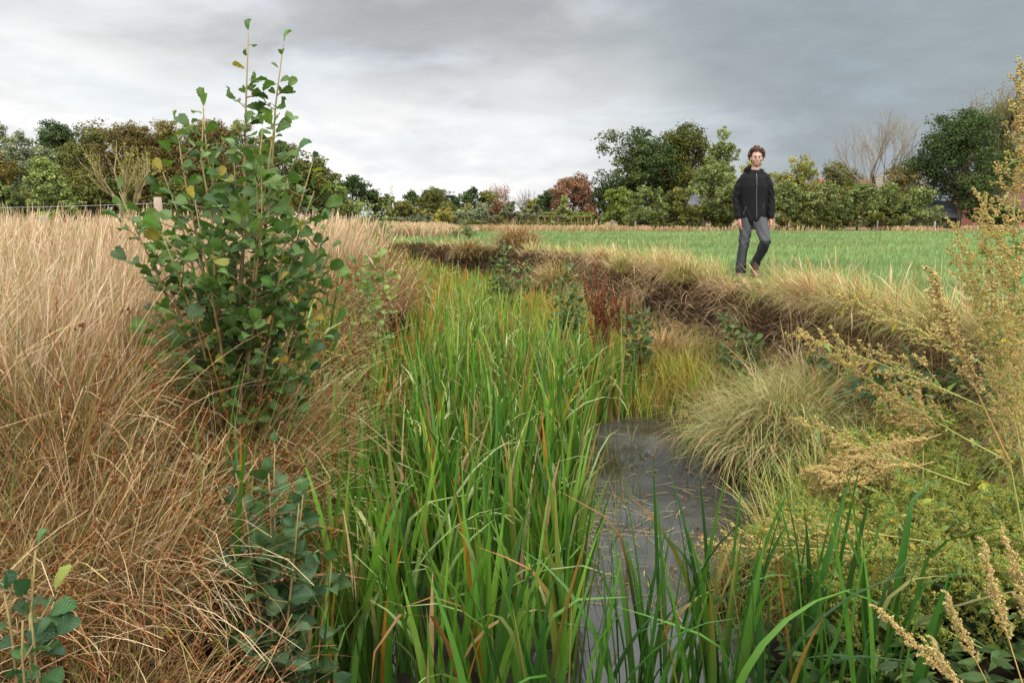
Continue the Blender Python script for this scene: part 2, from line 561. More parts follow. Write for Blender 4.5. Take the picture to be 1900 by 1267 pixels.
def dry_meadow():
    G = Geo()
    # flowering culms
    xy = frustum(185000, 1.9, 41, -1, 1.0)
    tl, tr, s = zone(xy[:, 0], xy[:, 1])
    dens = .35 + .9 * vnoise(xy[:, 0], xy[:, 1], .8, 21)
    keep = (tl > .95 + .25 * U(0, 1, len(xy))) & (U(0, 1, len(xy)) < dens)
    keep &= ~((xy[:, 1] < 3.1) & (xy[:, 0] > -1.75))
    xy = xy[keep]; n = len(xy); D = xy[:, 1]
    pal = PAL((222, 190, 158), (232, 206, 178), (204, 164, 128), (214, 176, 148), (176, 156, 106), (156, 154, 96))
    c1 = pick(pal, n, [.27, .25, .2, .16, .07, .05], .12)
    c0 = pick(PAL((190, 156, 112), (168, 140, 92), (140, 140, 80)), n, [.5, .3, .2])
    Lh = U(.45, .98, n) * (.72 + .42 * vnoise(xy[:, 0], xy[:, 1], .55, 22)) * np.interp(D, [4, 9, 30], [1.0, .93, .86])
    blades(G, onground(xy, -.02), N_(WIND, 1.3, n), np.abs(N_(.08, .16, n)), Lh, np.maximum(.0022, .00062 * D) * U(.7, 1.3, n),
           np.abs(N_(.35, .35, n)), c0, c1, seg=7, prof='head', kink=np.where(U(0, 1, n) < .07, U(.4, 1.8, n), 0), kpos=U(.3, .9, n), face=U(-1.5, 1.5, n), cpw=2.0)
    # leafy undergrowth of the meadow
    xy = frustum(60000, 1.9, 40, -1, 1.15)
    tl, tr, s = zone(xy[:, 0], xy[:, 1])
    xy = xy[tl > .7]; n = len(xy); D = xy[:, 1]
    g = vnoise(xy[:, 0], xy[:, 1], .5, 23)
    pal = PAL((190, 160, 118), (168, 138, 92), (140, 150, 84), (156, 112, 70))
    c = pick(pal, n, [.42, .3, .16, .12]); gr = pick(PAL((128, 146, 78), (150, 158, 96)), n)
    c = np.where((U(0, 1, n) < np.clip((g - .6) * 2.2, 0, .6))[:, None], gr, c)
    blades(G, onground(xy, -.02), U(0, 6.28, n), np.abs(N_(.25, .2, n)), U(.25, .62, n), np.maximum(.004, .0011 * D) * U(.7, 1.3, n),
           np.abs(N_(.8, .5, n)), c * .95, c, seg=4, face=U(-1, 1, n))
    tag(G.build('dry_grass', M_STRAW), 'tall straw-coloured meadow grass with feathery heads left of the ditch', 'grass', kind='stuff')


def field_grass():
    G = Geo()
    xy = frustum(185000, 2.6, 43, 1, 1.0)
    tl, tr, s = zone(xy[:, 0], xy[:, 1])
    edge = np.clip((tr - .95) * 1.2, 0, 1)
    keep = (tr > 1.0) & (U(0, 1, len(xy)) < .25 + edge)
    xy = xy[keep]; tr = tr[keep]; n = len(xy); D = xy[:, 1]
    a = vnoise(xy[:, 0], xy[:, 1] * 2.6, .45, 31); b = vnoise(xy[:, 0], xy[:, 1], 2.2, 32)
    pal = PAL((118, 148, 84), (130, 158, 94), (150, 168, 108), (106, 136, 76))
    c = pick(pal, n, [.36, .32, .2, .12], .1)
    warm = pick(PAL((166, 162, 98), (184, 168, 112), (150, 156, 88)), n, None, .1)
    m = (U(0, 1, n) < np.clip(.9 - (tr - 1) * 1.6, 0, .9) + np.clip((a - .62) * 1.6, 0, .45))[:, None]
    c = np.where(m, warm, c) * (.72 + .55 * vnoise(xy[:, 0] * .5, xy[:, 1] * 2.2, .5, 35))[:, None]
    h = U(.08, .17, n) * (.65 + .75 * b) * np.interp(D, [5, 20, 43], [1.1, 1, 1.0])
    h = h * (1 + .5 * np.clip(1.6 - tr, 0, .6))
    h = np.where((np.abs(xy[:, 0] - .325 * D) < .3) & (D > 8.7) & (D < 10.95), h * .42, h)
    blades(G, onground(xy, -.015), N_(.3, 1.2, n), np.abs(N_(.25, .2, n)), h, np.maximum(.004, .0009 * D) * U(.7, 1.3, n),
           np.abs(N_(.7, .4, n)), c * .92, c * 1.05, seg=3, face=U(-1.2, 1.2, n))
    tag(G.build('pasture_grass', M_GRASS), 'short green pasture grass across the field behind the walking man', 'grass', kind='stuff')
    # the strip of uncut straw-coloured grass along the far edge of the field
    G = Geo()
    n = 15000
    D = U(41.5, 45.5, n); x = U(-17, 33, n)
    keep = vnoise(x, D * .2, .35, 33) + U(-.25, .25, n) > np.where(x > 6, .5, .18)
    D, x = D[keep], x[keep]; n = len(x)
    c = pick(PAL((206, 176, 138), (190, 156, 116), (176, 160, 110), (170, 128, 90)), n, None, .1)
    blades(G, onground(np.stack([x, D], 1)), N_(.2, 1.0, n), np.abs(N_(.15, .15, n)), U(.18, .42, n) * np.where(x > 6, .9, 1.0),
           U(.035, .07, n), np.abs(N_(.4, .3, n)), c * .85, c, seg=3, prof='head', face=U(-1.5, 1.5, n))
    # the taller bleached patch where the meadow meets the field, beyond the bend of the ditch
    n = 16000
    D = U(30, 41, n); x = U(-12, -2.6, n) + (D - 34) * .12
    c = pick(PAL((216, 186, 152), (204, 172, 136), (190, 164, 118)), n, None, .1)
    blades(G, onground(np.stack([x, D], 1)), N_(.1, 1.0, n), np.abs(N_(.1, .1, n)), U(.35, .6, n) * np.clip((-1.2 - x) / 2.5, .45, 1),
           U(.03, .05, n), np.abs(N_(.4, .3, n)), c * .9, c, seg=4, prof='head', face=U(-1.5, 1.5, n))
    tag(G.build('field_edge_grass', M_STRAW), 'pale uncut grass along the far edge of the pasture', 'grass', kind='stuff')


def bank_grass():
    G = Geo()
    # turf edge hanging over the cut right bank
    n = 40000
    xy = frustum(n * 5, 2.4, 30, 1, .9)
    tl, tr, s = zone(xy[:, 0], xy[:, 1])
    hole = vnoise(xy[:, 0] * .6, xy[:, 1], .9, 41)
    keep = (tr > .74) & (tr < 1.32) & (U(0, 1, len(xy)) < np.where(tr < .98, np.clip((hole - .30) * 5, 0, 1), .9) * np.clip(1.5 - (tr - .9) * 2, .15, 1))
    xy = xy[keep][:n]; tr = tr[keep][:n]; n = len(xy); D = xy[:, 1]
    base = onground(xy, -.01)
    # direction towards the water
    e = .05
    gxx = ground_z(xy[:, 0] + e, xy[:, 1]) - ground_z(xy[:, 0] - e, xy[:, 1])
    az = np.where(tr < 1.04, np.pi, N_(2.6, 1.2, n)) + N_(0, .55, n)
    pal = PAL((196, 160, 120), (214, 182, 142), (170, 134, 96), (176, 164, 100), (146, 152, 80))
    hang = np.clip((1.1 - tr) / .25, 0, 1)
    c = np.where((hang > .5)[:, None], pick(pal, n, [.36, .28, .24, .08, .04]), pick(pal * np.array([[1.1], [1.1], [1.1], [1.3], [1.3]]), n, [.08, .24, .04, .36, .28]))
    near_man = (np.abs(xy[:, 0] - .32 * D) < .32) & (D > 8.7) & (D < 10.9)
    blades(G, base, az, np.abs(N_(.35, .25, n)) + .3 * hang, (U(.18, .42, n) + .14 * hang) * np.where(near_man & (hang < .5), .30, 1), np.maximum(.0035, .0010 * D) * U(.7, 1.3, n),
           np.abs(N_(.7, .4, n)) + 1.15 * hang, c * .95, c, seg=5, face=U(-1, 1, n))
    # bleached thatch hanging down the cut face, with dark hollows left between
    xy = frustum(190000, 2.4, 26, 1, .8)
    tl, tr, s = zone(xy[:, 0], xy[:, 1])
    ss = tr
    hole = vnoise(xy[:, 0], xy[:, 1], 1.1, 43)
    keep = (ss > .74) & (ss < 1.03) & (hole > .31)
    xy = xy[keep][:26000]; ss = ss[keep][:26000]; n = len(xy); D = xy[:, 1]
    c = pick(PAL((214, 182, 144), (196, 162, 124), (172, 138, 104), (224, 198, 160), (150, 116, 84)), n, [.28, .28, .2, .14, .1])
    gm_ = vnoise(xy[:, 0], xy[:, 1], .8, 49) > .58
    c[gm_] = pick(PAL((160, 160, 92), (132, 146, 76), (184, 172, 108)), gm_.sum())
    blades(G, onground(xy, .0), np.pi + N_(0, .6, n), U(.6, 1.3, n), U(.18, .46, n), np.maximum(.0038, .0010 * D) * U(.6, 1.3, n), U(.9, 2.1, n),
           c * .9, c, seg=6, face=U(-1, 1, n), cpw=.8)
    # tall loose culms leaning over the edge
    n = 520
    xy = frustum(n * 30, 5.0, 18, 1, .9)
    tl, tr, s = zone(xy[:, 0], xy[:, 1])
    xy = xy[(tr > .7) & (tr < 1.15) & (np.hypot(xy[:, 0] - 3.2, xy[:, 1] - 10.0) > 1.0)][:n]; n = len(xy)
    c = pick(PAL((206, 176, 126), (190, 150, 96), (212, 190, 150)), n)
    blades(G, onground(xy), N_(2.6, 1.1, n), np.abs(N_(.3, .25, n)), U(.3, .62, n), U(.004, .007, n), np.abs(N_(.5, .5, n)), c, c, seg=5, prof='head', face=U(-1, 1, n))
    # ledge between the cut and the water
    n = 17000
    xy = frustum(n * 5, 3.2, 22, 1, 1.0)
    tl, tr, s = zone(xy[:, 0], xy[:, 1])
    keep = (tr > -.12) & (tr < .72)
    xy = xy[keep][:n]; n = len(xy); D = xy[:, 1]
    pal = PAL((140, 152, 62), (170, 160, 80), (112, 134, 56), (196, 150, 84), (186, 116, 52), (176, 146, 104))
    g = vnoise(xy[:, 0], xy[:, 1], 1.4, 44)
    c = np.where((g > .55)[:, None], pick(pal, n, [.36, .2, .30, .06, .03, .05]), pick(pal, n, [.28, .24, .18, .12, .08, .10]))
    blades(G, onground(xy, -.02), U(0, 6.28, n), np.abs(N_(.25, .18, n)), U(.18, .50, n) * np.interp(D, [3, 4.5], [.5, 1]), np.maximum(.005, .0011 * D) * U(.7, 1.4, n),
           np.abs(N_(.7, .45, n)), c * .9, c, seg=5, face=U(-1, 1, n))
    tag(G.build('bank_grass', M_GRASS), 'tangled brown and yellow grass hanging over the cut right bank', 'grass', kind='stuff')
    # left bank slope: rank grass and rush litter beside the reeds
    G = Geo()
    n = 42000
    xy = frustum(n * 6, 1.5, 22, -1, 1.1)
    tl, tr, s = zone(xy[:, 0], xy[:, 1])
    keep = (tl > -.05) & (tl < 1.5) & (U(0, 1, len(xy)) < np.where(xy[:, 1] < 3.6, np.clip((vnoise(xy[:, 0], xy[:, 1], 2.6, 46) - .42) * 4, .04, .7), np.where(tl > .5, 1, .65)))
    xy = xy[keep][:n]; n = len(xy); D = xy[:, 1]
    pal = PAL((176, 132, 84), (196, 158, 112), (136, 92, 54), (128, 128, 58), (96, 112, 46), (168, 104, 60))
    g = vnoise(xy[:, 0], xy[:, 1], .8, 45)
    c = np.where((g > .62)[:, None], pick(pal, n, [.12, .12, .1, .3, .3, .06]), pick(pal, n, [.3, .22, .2, .08, .06, .14]))
    blades(G, onground(xy, -.02), N_(-.2, 1.4, n), np.abs(N_(.45, .3, n)), U(.22, .62, n), np.maximum(.0032, .0009 * D) * U(.7, 1.3, n),
           np.abs(N_(.8, .6, n)), c * .95, c, seg=5, face=U(-1, 1, n))
    tag(G.build('left_bank_grass', M_STRAW), 'brown and green rank grass on the slope between meadow and reeds', 'grass', kind='stuff')


def reed_bed():
    G = Geo()
    def stand(nf, d0, d1, per, near):
        D = U(d0, d1, nf) if near else d0 * (d1 / d0) ** U(0, 1, nf)
        cx = np.interp(D, DITCH[:, 1], DITCH[:, 0]); hw = np.interp(D, DITCH[:, 1], DITCH[:, 2])
        lo = cx - hw - .12
        hi = np.where(D < 7.6, np.interp(D, [2.4, 3, 4, 5, 6, 7, 7.6], [.18, .26, .34, .48, .64, .80, 1.45]), cx + hw * np.interp(D, [7.6, 10, 16], [.5, .2, .6]))
        x = lo + (hi - lo) * U(0, 1, nf) ** 1.05
        z = np.maximum(ground_z(x, D), WATER - .06)
        n = nf * per
        base = np.repeat(np.stack([x, D, z], 1), per, 0) + np.concatenate([N_(0, .022, (n, 2)), np.zeros((n, 1))], 1)
        fan = np.repeat(U(0, 6.28, nf), per); which = np.tile(np.arange(per), nf) - (per - 1) / 2
        az = np.where(which >= 0, fan, fan + np.pi) + N_(0, .5, n)
        lean = np.abs(which) * .06 + np.abs(N_(.03, .05, n))
        L = U(.66, 1.16, n) * (1.0 if near else .95) * np.repeat(U(.85, 1.1, nf), per)
        Dn = base[:, 1]
        green = PAL((82, 126, 36), (70, 112, 34), (98, 142, 44), (114, 152, 54), (62, 98, 38))
        far = PAL((122, 152, 56), (140, 164, 68), (100, 138, 48), (156, 168, 76))  # brighter, yellower green paints the backlit look into the distant blades
        k = np.clip((Dn - 5) / 6, 0, 1)[:, None]
        c0 = np.where(U(0, 1, (n, 1)) < k, pick(far, n), pick(green, n))
        c1 = c0 * U(.95, 1.25, (n, 1))
        old = U(0, 1, n)
        orange = PAL((206, 142, 44), (196, 116, 40), (188, 168, 62))
        dead = PAL((196, 160, 116), (150, 104, 62))
        lim = np.where(base[:, 0] < -.95, .22, .03) + .02 * np.clip((Dn - 7) / 3, 0, 1)
        mo = (old < lim)[:, None]; md = (old > .955)[:, None]
        c1 = np.where(mo, pick(orange, n), np.where(md, pick(dead, n), c1))
        c0 = np.where(mo & (U(0, 1, (n, 1)) < .5), c1 * .9, np.where(md, c1, c0))
        tipb = U(0, 1, (n, 1)) < .12
        c1 = np.where(tipb & ~mo, pick(PAL((176, 150, 92), (150, 120, 74)), n), c1)
        kink = np.where(U(0, 1, n) < .07, U(.9, 2.2, n), 0); kp = U(.45, .85, n)
        curve = np.abs(N_(.16, .16, n)); curve = np.where(U(0, 1, n) < .15, curve + U(.6, 1.7, n), curve)
        wd = np.maximum(U(.014, .036, n), .0021 * Dn)
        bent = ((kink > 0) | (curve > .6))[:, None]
        c1 = np.where(bent & ~mo & ~md, pick(PAL((186, 196, 132), (166, 182, 112), (200, 196, 140)), n), c1)  # pale underside, plus a highlight painted into the tips of bent blades
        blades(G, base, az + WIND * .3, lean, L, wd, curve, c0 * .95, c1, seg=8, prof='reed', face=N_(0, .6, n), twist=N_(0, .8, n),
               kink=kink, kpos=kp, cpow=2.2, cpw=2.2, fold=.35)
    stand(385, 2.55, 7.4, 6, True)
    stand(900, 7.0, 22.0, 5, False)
    # withered brown and orange blades along the left margin
    n = 260
    D = U(2.4, 4.4, n); x = np.interp(D, [2, 3, 4.4], [-.95, -1.04, -1.24]) + N_(.02, .09, n)
    ok = ground_z(x, D) < WATER + .22
    D, x = D[ok], x[ok]; n = len(x)
    z = np.maximum(ground_z(x, D), WATER) - .02
    c = pick(PAL((166, 116, 76), (198, 144, 66), (140, 92, 62), (190, 156, 112), (120, 80, 56)), n, [.3, .16, .2, .24, .1])
    blades(G, np.stack([x, D, z], 1), U(0, 6.28, n), np.abs(N_(.15, .12, n)), U(.4, .95, n), U(.010, .020, n), np.abs(N_(.4, .4, n)), c * .9, c, seg=9,
           prof='reed', face=N_(0, .7, n), twist=N_(0, 1.2, n), kink=np.where(U(0, 1, n) < .45, U(.5, 2.4, n), 0), kpos=U(.3, .85, n), cpw=1.8, fold=.5)
    tag(G.build('reed_bed', M_BLADE), 'dense bed of upright green sword-leaved reeds filling the ditch', 'reeds', kind='stuff')
    # orange-tinged sedge between the reeds and the right bank
    G = Geo()
    n = 8000
    D = 7.3 * (18 / 7.3) ** U(0, 1, n)
    cx = np.interp(D, DITCH[:, 1], DITCH[:, 0]); hw = np.interp(D, DITCH[:, 1], DITCH[:, 2])
    x = cx + hw * U(.1, 1.35, n)
    z = np.maximum(ground_z(x, D), WATER - .03)
    g = vnoise(x, D, .9, 47)
    pal = PAL((196, 138, 60), (176, 160, 66), (142, 152, 58), (206, 164, 86), (186, 100, 48))
    c = np.where((g > .45)[:, None], pick(pal, n, [.12, .24, .50, .1, .04]), pick(pal, n, [.26, .22, .26, .14, .12]))
    h_ = U(.22, .66, n) * (.55 + .8 * vnoise(x, D, 1.6, 48))
    blades(G, np.stack([x, D, z], 1), U(0, 6.28, n), np.abs(N_(.16, .16, n)), h_, np.maximum(.007, .0012 * D) * U(.6, 1.6, n),
           np.abs(N_(.5, .5, n)), c * np.array((.8, 1.0, .9)), c, seg=6, face=U(-1, 1, n), cpow=1.0, kink=np.where(U(0, 1, n) < .15, U(.5, 2.2, n), 0), kpos=U(.4, .9, n))
    tag(G.build('sedge', M_GRASS), 'orange and yellow sedge between the reeds and the right bank', 'sedge', kind='stuff')


def floating_litter():
    G = Geo()
    n = 330
    D = np.concatenate([U(3.0, 7.2, 50), np.clip(N_(5.0, .4, 210), 3.2, 7), np.clip(N_(4.2, .3, 70), 3, 7)])
    lo = np.interp(D, [3, 4, 5, 6, 7.2], [.25, .3, .42, .58, .8]); hi = lo + U(.0, 1.0, n) ** 2.6 * .95
    x = hi
    c = pick(PAL((200, 180, 140), (180, 150, 100), (160, 160, 110), (120, 90, 60), (196, 160, 90)), n)
    base = np.stack([x, D, np.full(n, WATER + .004) + U(0, .006, n)], 1)
    L = U(.06, .34, n)
    az = N_(2.7, .7, n) + np.where(U(0, 1, n) < .3, 1.3, 0)
    # lie flat: build as thin strips on the surface
    s = np.linspace(0, 1, 5)
    bend = N_(0, .5, n)
    px_ = base[:, 0:1] + L[:, None] * s * np.cos(az[:, None] + bend[:, None] * s)
    py_ = base[:, 1:2] + L[:, None] * s * np.sin(az[:, None] + bend[:, None] * s)
    P = np.stack([px_, py_, np.repeat(base[:, 2:3], 5, 1)], -1)
    wv = U(.0012, .0036, n)
    side = np.stack([-np.sin(az), np.cos(az), np.zeros(n)], 1)[:, None] * (wv[:, None] * (1 - .6 * s))[..., None]
    V = np.stack([P - side, P + side], 2)
    r = np.arange(4) * 2
    q = np.stack([r, r + 1, r + 3, r + 2], -1)
    q = (np.arange(n)[:, None, None] * 10 + q[None]).reshape(-1, 4)
    G.add(V.reshape(-1, 3), quads=q, col=np.repeat(c, 10, 0))
    # small sprouts and cut stubs standing in the water
    n = 260
    D = U(3.6, 6.6, n); x = np.interp(D, [3, 4, 5, 6, 7.2], [.3, .36, .48, .62, .8]) + np.abs(N_(.1, .22, n))
    c = pick(PAL((112, 130, 56), (96, 110, 50), (150, 130, 70)), n)
    blades(G, np.stack([x, D, np.full(n, WATER - .02)], 1), U(0, 6.28, n), np.abs(N_(.2, .2, n)), U(.08, .32, n), U(.004, .009, n),
           np.abs(N_(.5, .6, n)), c * .8, c, seg=5, face=U(-1, 1, n))
    # a few fallen leaves
    n = 70
    D = U(3.4, 7.0, n); x = np.interp(D, [3, 5, 7], [.5, 1.0, 1.3]) + U(0, .8, n)
    chips(G, np.stack([x, D, np.full(n, WATER + .012)], 1), np.array([0, 0, 1.0]) + N_(0, .1, (n, 3)), U(.012, .026, n),
          pick(PAL((176, 110, 50), (150, 120, 60), (110, 70, 40)), n))
    tag(G.build('floating_litter', M_STRAW), 'dead leaf strips and stubs floating on the open water', 'litter', kind='stuff')


reseed(1); dry_meadow(); reseed(2); field_grass(); reseed(3); bank_grass(); reseed(4); reed_bed(); reseed(5); floating_litter(); reseed(6)


# ------------------------------------------------------------------ individual marsh plants
def flag_plant(x, y, n, L, label, group, seed_col=None, leanx=0.0):
    G = Geo()
    z = WATER - .05 if abs(zone(np.array(x), np.array(y))[2]) < 1.3 else float(ground_z(x, y))
    per = np.arange(n) - (n - 1) / 2
    a0 = U(-.5, .5)
    base = np.stack([x + per * .016 + N_(0, .01, n), y + N_(0, .02, n), np.full(n, z)], 1)
    az = np.where(per + leanx * 6 >= 0, a0, a0 + np.pi) + N_(0, .3, n)
    c0 = pick(PAL((58, 102, 34), (74, 118, 42), (50, 88, 38), (88, 130, 46)), n, None, .14) if seed_col is None else pick(seed_col, n)
    c1 = c0 * U(1.0, 1.5, (n, 1))
    b = U(0, 1, n) < .16
    c1[b] = pick(PAL((190, 150, 90), (180, 110, 60)), b.sum())
    kink = np.where(U(0, 1, n) < .15, U(.8, 1.7, n), 0)
    curve = np.abs(N_(.12, .12, n)) + np.where(U(0, 1, n) < .16, U(.6, 1.5, n), 0)
    blades(G, base, az, np.abs(per) * .032 + .02, L * U(.7, 1.08, n), U(.020, .033, n), curve, c0 * .95, c1, seg=10, prof='reed',
           face=N_(0, .5, n), twist=N_(0, .6, n), kink=kink, kpos=U(.5, .8, n), cpow=3, cpw=2.2, fold=.4)
    o = G.build('flag_plant', M_BLADE, origin=(x, y, z))
    return tag(o, label, 'marsh plant', group)


grp = 'sword-leaved marsh plants in the near water'
flags = [
         (0.0, 2.3, 10, 1.04, 'sword-leaved plant at the front edge of the water, tallest blade on its own'),
         (0.22, 2.55, 10, 1.02, 'sword-leaved plant standing where the open water meets the bottom frame'),
         (0.4, 2.32, 10, 1.08, 'sword-leaved plant with a blade arching over the pale open water'),
         (0.55, 2.55, 8, 1.01, 'sword-leaved plant in front of the widest water, broad and upright'),
         (0.7, 2.3, 9, 1.15, 'sword-leaved plant with one drooping pale blade in the near water'),
         (0.8, 2.62, 8, 1.04, 'sword-leaved plant tallest of the near group, in front of the grass tussock'),
         (0.92, 2.36, 10, 1.03, 'sword-leaved plant just in front of the dark hollow under the weeds'),
         (1.04, 2.66, 10, 1.08, 'sword-leaved plant beside the lying goosefoot, its blades nearly upright'),
         (1.16, 2.42, 10, 1.08, 'sword-leaved plant near the right bank, dense with crossing blades'),
         (1.42, 2.62, 8, 1.04, 'sword-leaved plant in the shade of the goosefoot, rightmost of the group'),
         (0.66, 2.8, 10, 1.1, 'sword-leaved plant half hidden behind the tallest near one'),
         (1.3, 2.3, 8, 0.96, 'sword-leaved plant at the bottom frame edge left of the tan seed spires'),
         (0.9, 2.85, 8, 1.11, 'sword-leaved plant between the open water and the flat yellow goosefoot stem'),
         (1.28, 2.8, 10, 0.93, 'sword-leaved plant low and dark against the weeds of the right bank'),
         (0.48, 2.72, 8, 1.01, 'sword-leaved plant in the second row of the near group, thin and straight'),
         (0.18, 2.25, 9, 1.13, 'sword-leaved plant at the bottom frame edge, its blades cut off by the frame')]
for f in flags: flag_plant(*f[:4], f[4], grp)
flag_plant(-1.02, 1.72, 4, .62, 'small sword-leaved plant among the brown rushes by the ditch edge', grp)
flag_plant(-.55, 2.05, 6, .82, 'sword-leaved plant at the foot of the brown rush slope', grp)


def tussock(x, y, n, L, r, label, pal, p, group='grass tussocks on the ditch banks', wdt=.0062, droop=2.0, az0=None, dz=0.0):
    z = float(ground_z(x, y)) + dz
    G = Geo()
    rr = r * np.sqrt(U(0, 1, n)); a = U(0, 6.28, n)
    base = np.stack([x + rr * np.cos(a), y + rr * np.sin(a), np.full(n, z)], 1)
    mound = np.clip(1 - (rr / r) ** 2, 0, 1) * r * .55
    base[:, 2] += mound - .02
    az = a + N_(0, .95, n)
    if az0 is not None: az = np.where(U(0, 1, n) < .5, az0 + N_(0, .7, n), az)
    c = pick(pal, n, p); tip = pick(PAL((206, 176, 128), (190, 150, 100), (170, 160, 100)), n)
    mt = (U(0, 1, (n, 1)) < .5)
    blades(G, base, az, .25 + .7 * rr / r * U(.5, 1.1, n), L * U(.32, 1.15, n), wdt * U(.5, 1.5, n), np.abs(N_(droop * .5, .65, n)) + .2,
           c * .95, np.where(mt, tip, c * 1.1), seg=8, face=N_(0, .7, n), cpow=1.6, cpw=1.2, kink=np.where(U(0, 1, n) < .34, N_(.3, .9, n), 0), kpos=U(.3, .9, n))
    o = G.build('grass_tussock', M_STRAW, origin=(x, y, z))
    return tag(o, label, 'grass tussock', group)


TG = PAL((156, 164, 96), (130, 150, 84), (196, 178, 124), (212, 184, 138), (176, 142, 100))
tussock(2.18, 5.75, 3600, .80, .46, 'huge arching grass tussock overhanging the right side of the open water', TG, [.32, .30, .16, .13, .09], az0=3.9, dz=-.02, droop=2.7)
tussock(2.65, 6.2, 1800, .55, .28, 'smaller pale tussock against the cut bank behind the huge one', TG, [.25, .25, .2, .2, .1])
tussock(1.95, 9.2, 1500, .5, .3, 'brown bristling tussock under the turf edge below the man', PAL((176, 140, 98), (150, 116, 78), (196, 162, 118)), None, wdt=.008)
tussock(1.05, 17.0, 1300, .62, .45, 'pale straw tussock on the right bank near the bend', PAL((202, 172, 124), (180, 160, 104), (160, 156, 92)), None, wdt=.014)
tussock(.15, 20.2, 1200, .7, .5, 'straw tussock beside the dark eroded bank at the bend', PAL((196, 160, 116), (170, 140, 96), (150, 110, 76)), None, wdt=.016)
tussock(-1.2, 21.4, 1000, .55, .45, 'brown tussock hanging from the far bank at the end of the reeds', PAL((176, 136, 92), (150, 112, 74), (130, 130, 70)), None, wdt=.016)


tuft_pals = [PAL((216, 184, 144), (180, 170, 106), (150, 154, 84)), PAL((170, 164, 92), (146, 150, 78), (196, 172, 114)), PAL((206, 164, 116), (178, 134, 92), (218, 190, 146))]
lab_t = 'shaggy grass tuft slumping over the cut edge of the right bank'
for i, D in enumerate([5.0, 5.5, 6.0, 6.6, 7.1, 7.5, 8.1, 8.6, 9.2, 9.9, 10.8, 11.6, 12.6, 13.8, 15.2]):
    cx = np.interp(D, DITCH[:, 1], DITCH[:, 0]); hw = np.interp(D, DITCH[:, 1], DITCH[:, 2]); br = np.interp(D, DITCH[:, 1], DITCH[:, 4])
    xs = np.linspace(cx + hw, cx + hw + br * 1.4, 60); zs = ground_z(xs, np.full(60, D))
    x_ = xs[np.argmax(zs > -.16)] + U(-.02, .12)
    if i in (2, 7, 8, 9): continue
    tussock(float(x_), D, 620, U(.36, .52), U(.16, .24), lab_t, tuft_pals[i % 3], None, group='shaggy tufts along the cut bank', wdt=.0065 if D < 9 else .009, az0=3.1)


reseed(7)


def rush_clump(x, y, n, L, r, label, green=.5, az0=0.0, tilt=.0, nh=120, wdt=.0046, dz=0.0):
    z = float(ground_z(x, y)) + dz
    root = thing('rush_clump', label, 'rushes', (x, y, z), 'rush clumps on the left bank')
    G = Geo(); H = Geo()
    rr = r * np.sqrt(U(0, 1, n)); a = U(0, 6.28, n)
    base = np.stack([rr * np.cos(a), rr * np.sin(a), np.full(n, -.03)], 1)
    az = np.where(U(0, 1, n) < .3, az0 + N_(0, .6, n), a + N_(0, 1.0, n))
    gr = PAL((84, 96, 36), (104, 112, 44), (70, 84, 34)); tn = PAL((206, 170, 124), (184, 136, 90), (158, 100, 60), (222, 194, 154))
    isg = (U(0, 1, (n, 1)) < green)
    c0 = np.where(isg, pick(gr, n), pick(tn, n, [.34, .24, .16, .26]))
    c1 = np.where(isg & (U(0, 1, (n, 1)) < .55), pick(PAL((150, 130, 60), (176, 136, 84), (110, 116, 50)), n), pick(tn, n))
    c1 = np.where(isg, c1, c0 * 1.05)
    dk = U(0, 1, (n, 1)) < .10
    brn = pick(PAL((116, 78, 46), (134, 88, 50), (96, 70, 40)), n)
    c0 = np.where(dk, brn, c0); c1 = np.where(dk, brn * 1.2, c1)
    kink = np.where(U(0, 1, n) < .30, U(.4, 2.2, n), 0)
    lean = tilt + .10 + .70 * rr / r * U(.2, 1.3, n)
    LL = L * U(.5, 1.1, n)
    curve = np.abs(N_(.30, .30, n)) + np.where(U(0, 1, n) < .28, U(.6, 2.0, n), 0)
    blades(G, base, az, lean, LL, wdt * U(.7, 1.3, n), curve, c0, c1, seg=7, prof='stem', face=U(-1.5, 1.5, n), kink=kink, kpos=U(.3, .85, n), cpow=1.2, cpw=1.5)
    G.build('stems', M_STRAW, root)
    # brown flower tufts a little below the tips
    V = G.v[0].reshape(n, 8, 2, 3).mean(2)
    pickd = rng.choice(n, min(nh, n), replace=False)
    tip = V[pickd, 6] + N_(0, .004, (len(pickd), 3))
    per = 9
    pos = np.repeat(tip, per, 0) + N_(0, .011, (len(tip) * per, 3))
    grains(H, pos, U(.0025, .006, len(pos)), pick(PAL((126, 72, 36), (150, 94, 52), (104, 60, 34), (176, 124, 76)), len(pos)), 1.7)
    H.build('seed_tufts', M_SEED, root)
    return root


rush_clump(-1.52, 2.40, 1900, .76, .36, 'big bleached rush clump bristling over the lower left slope', .36, -.5, 0, 260, dz=-.1)
rush_clump(-1.85, 2.75, 1100, .80, .28, 'green and straw rush clump at the left frame edge', .55, -2.6, .05, 80)
rush_clump(-1.48, 3.5, 1700, .92, .32, 'dark olive rush clump crowding the foot of the leafy alder', .72, -.3, .05, 170, dz=-.12)
rush_clump(-1.36, 3.15, 800, .70, .26, 'brownish rush clump leaning from the alder towards the reeds', .6, -.2, .15, 200, dz=-.1)
rush_clump(-1.55, 4.4, 800, .75, .32, 'rush clump with rusty tufts right of the alder', .55, .2, .15, 420, dz=-.1)
rush_clump(-1.75, 5.8, 700, .80, .35, 'rusty tufted rush clump leaning over the reeds farther up the bank', .35, .1, .25, 420, wdt=.005)
rush_clump(-1.95, 7.2, 700, .85, .36, 'reddish brown rush clump standing before the pale meadow', .25, .1, .1, 420, wdt=.006)
rush_clump(-1.75, 9.4, 700, .90, .42, 'farthest rush clump on the left bank crest, dotted with dark tufts', .3, .1, .1, 300, wdt=.008)
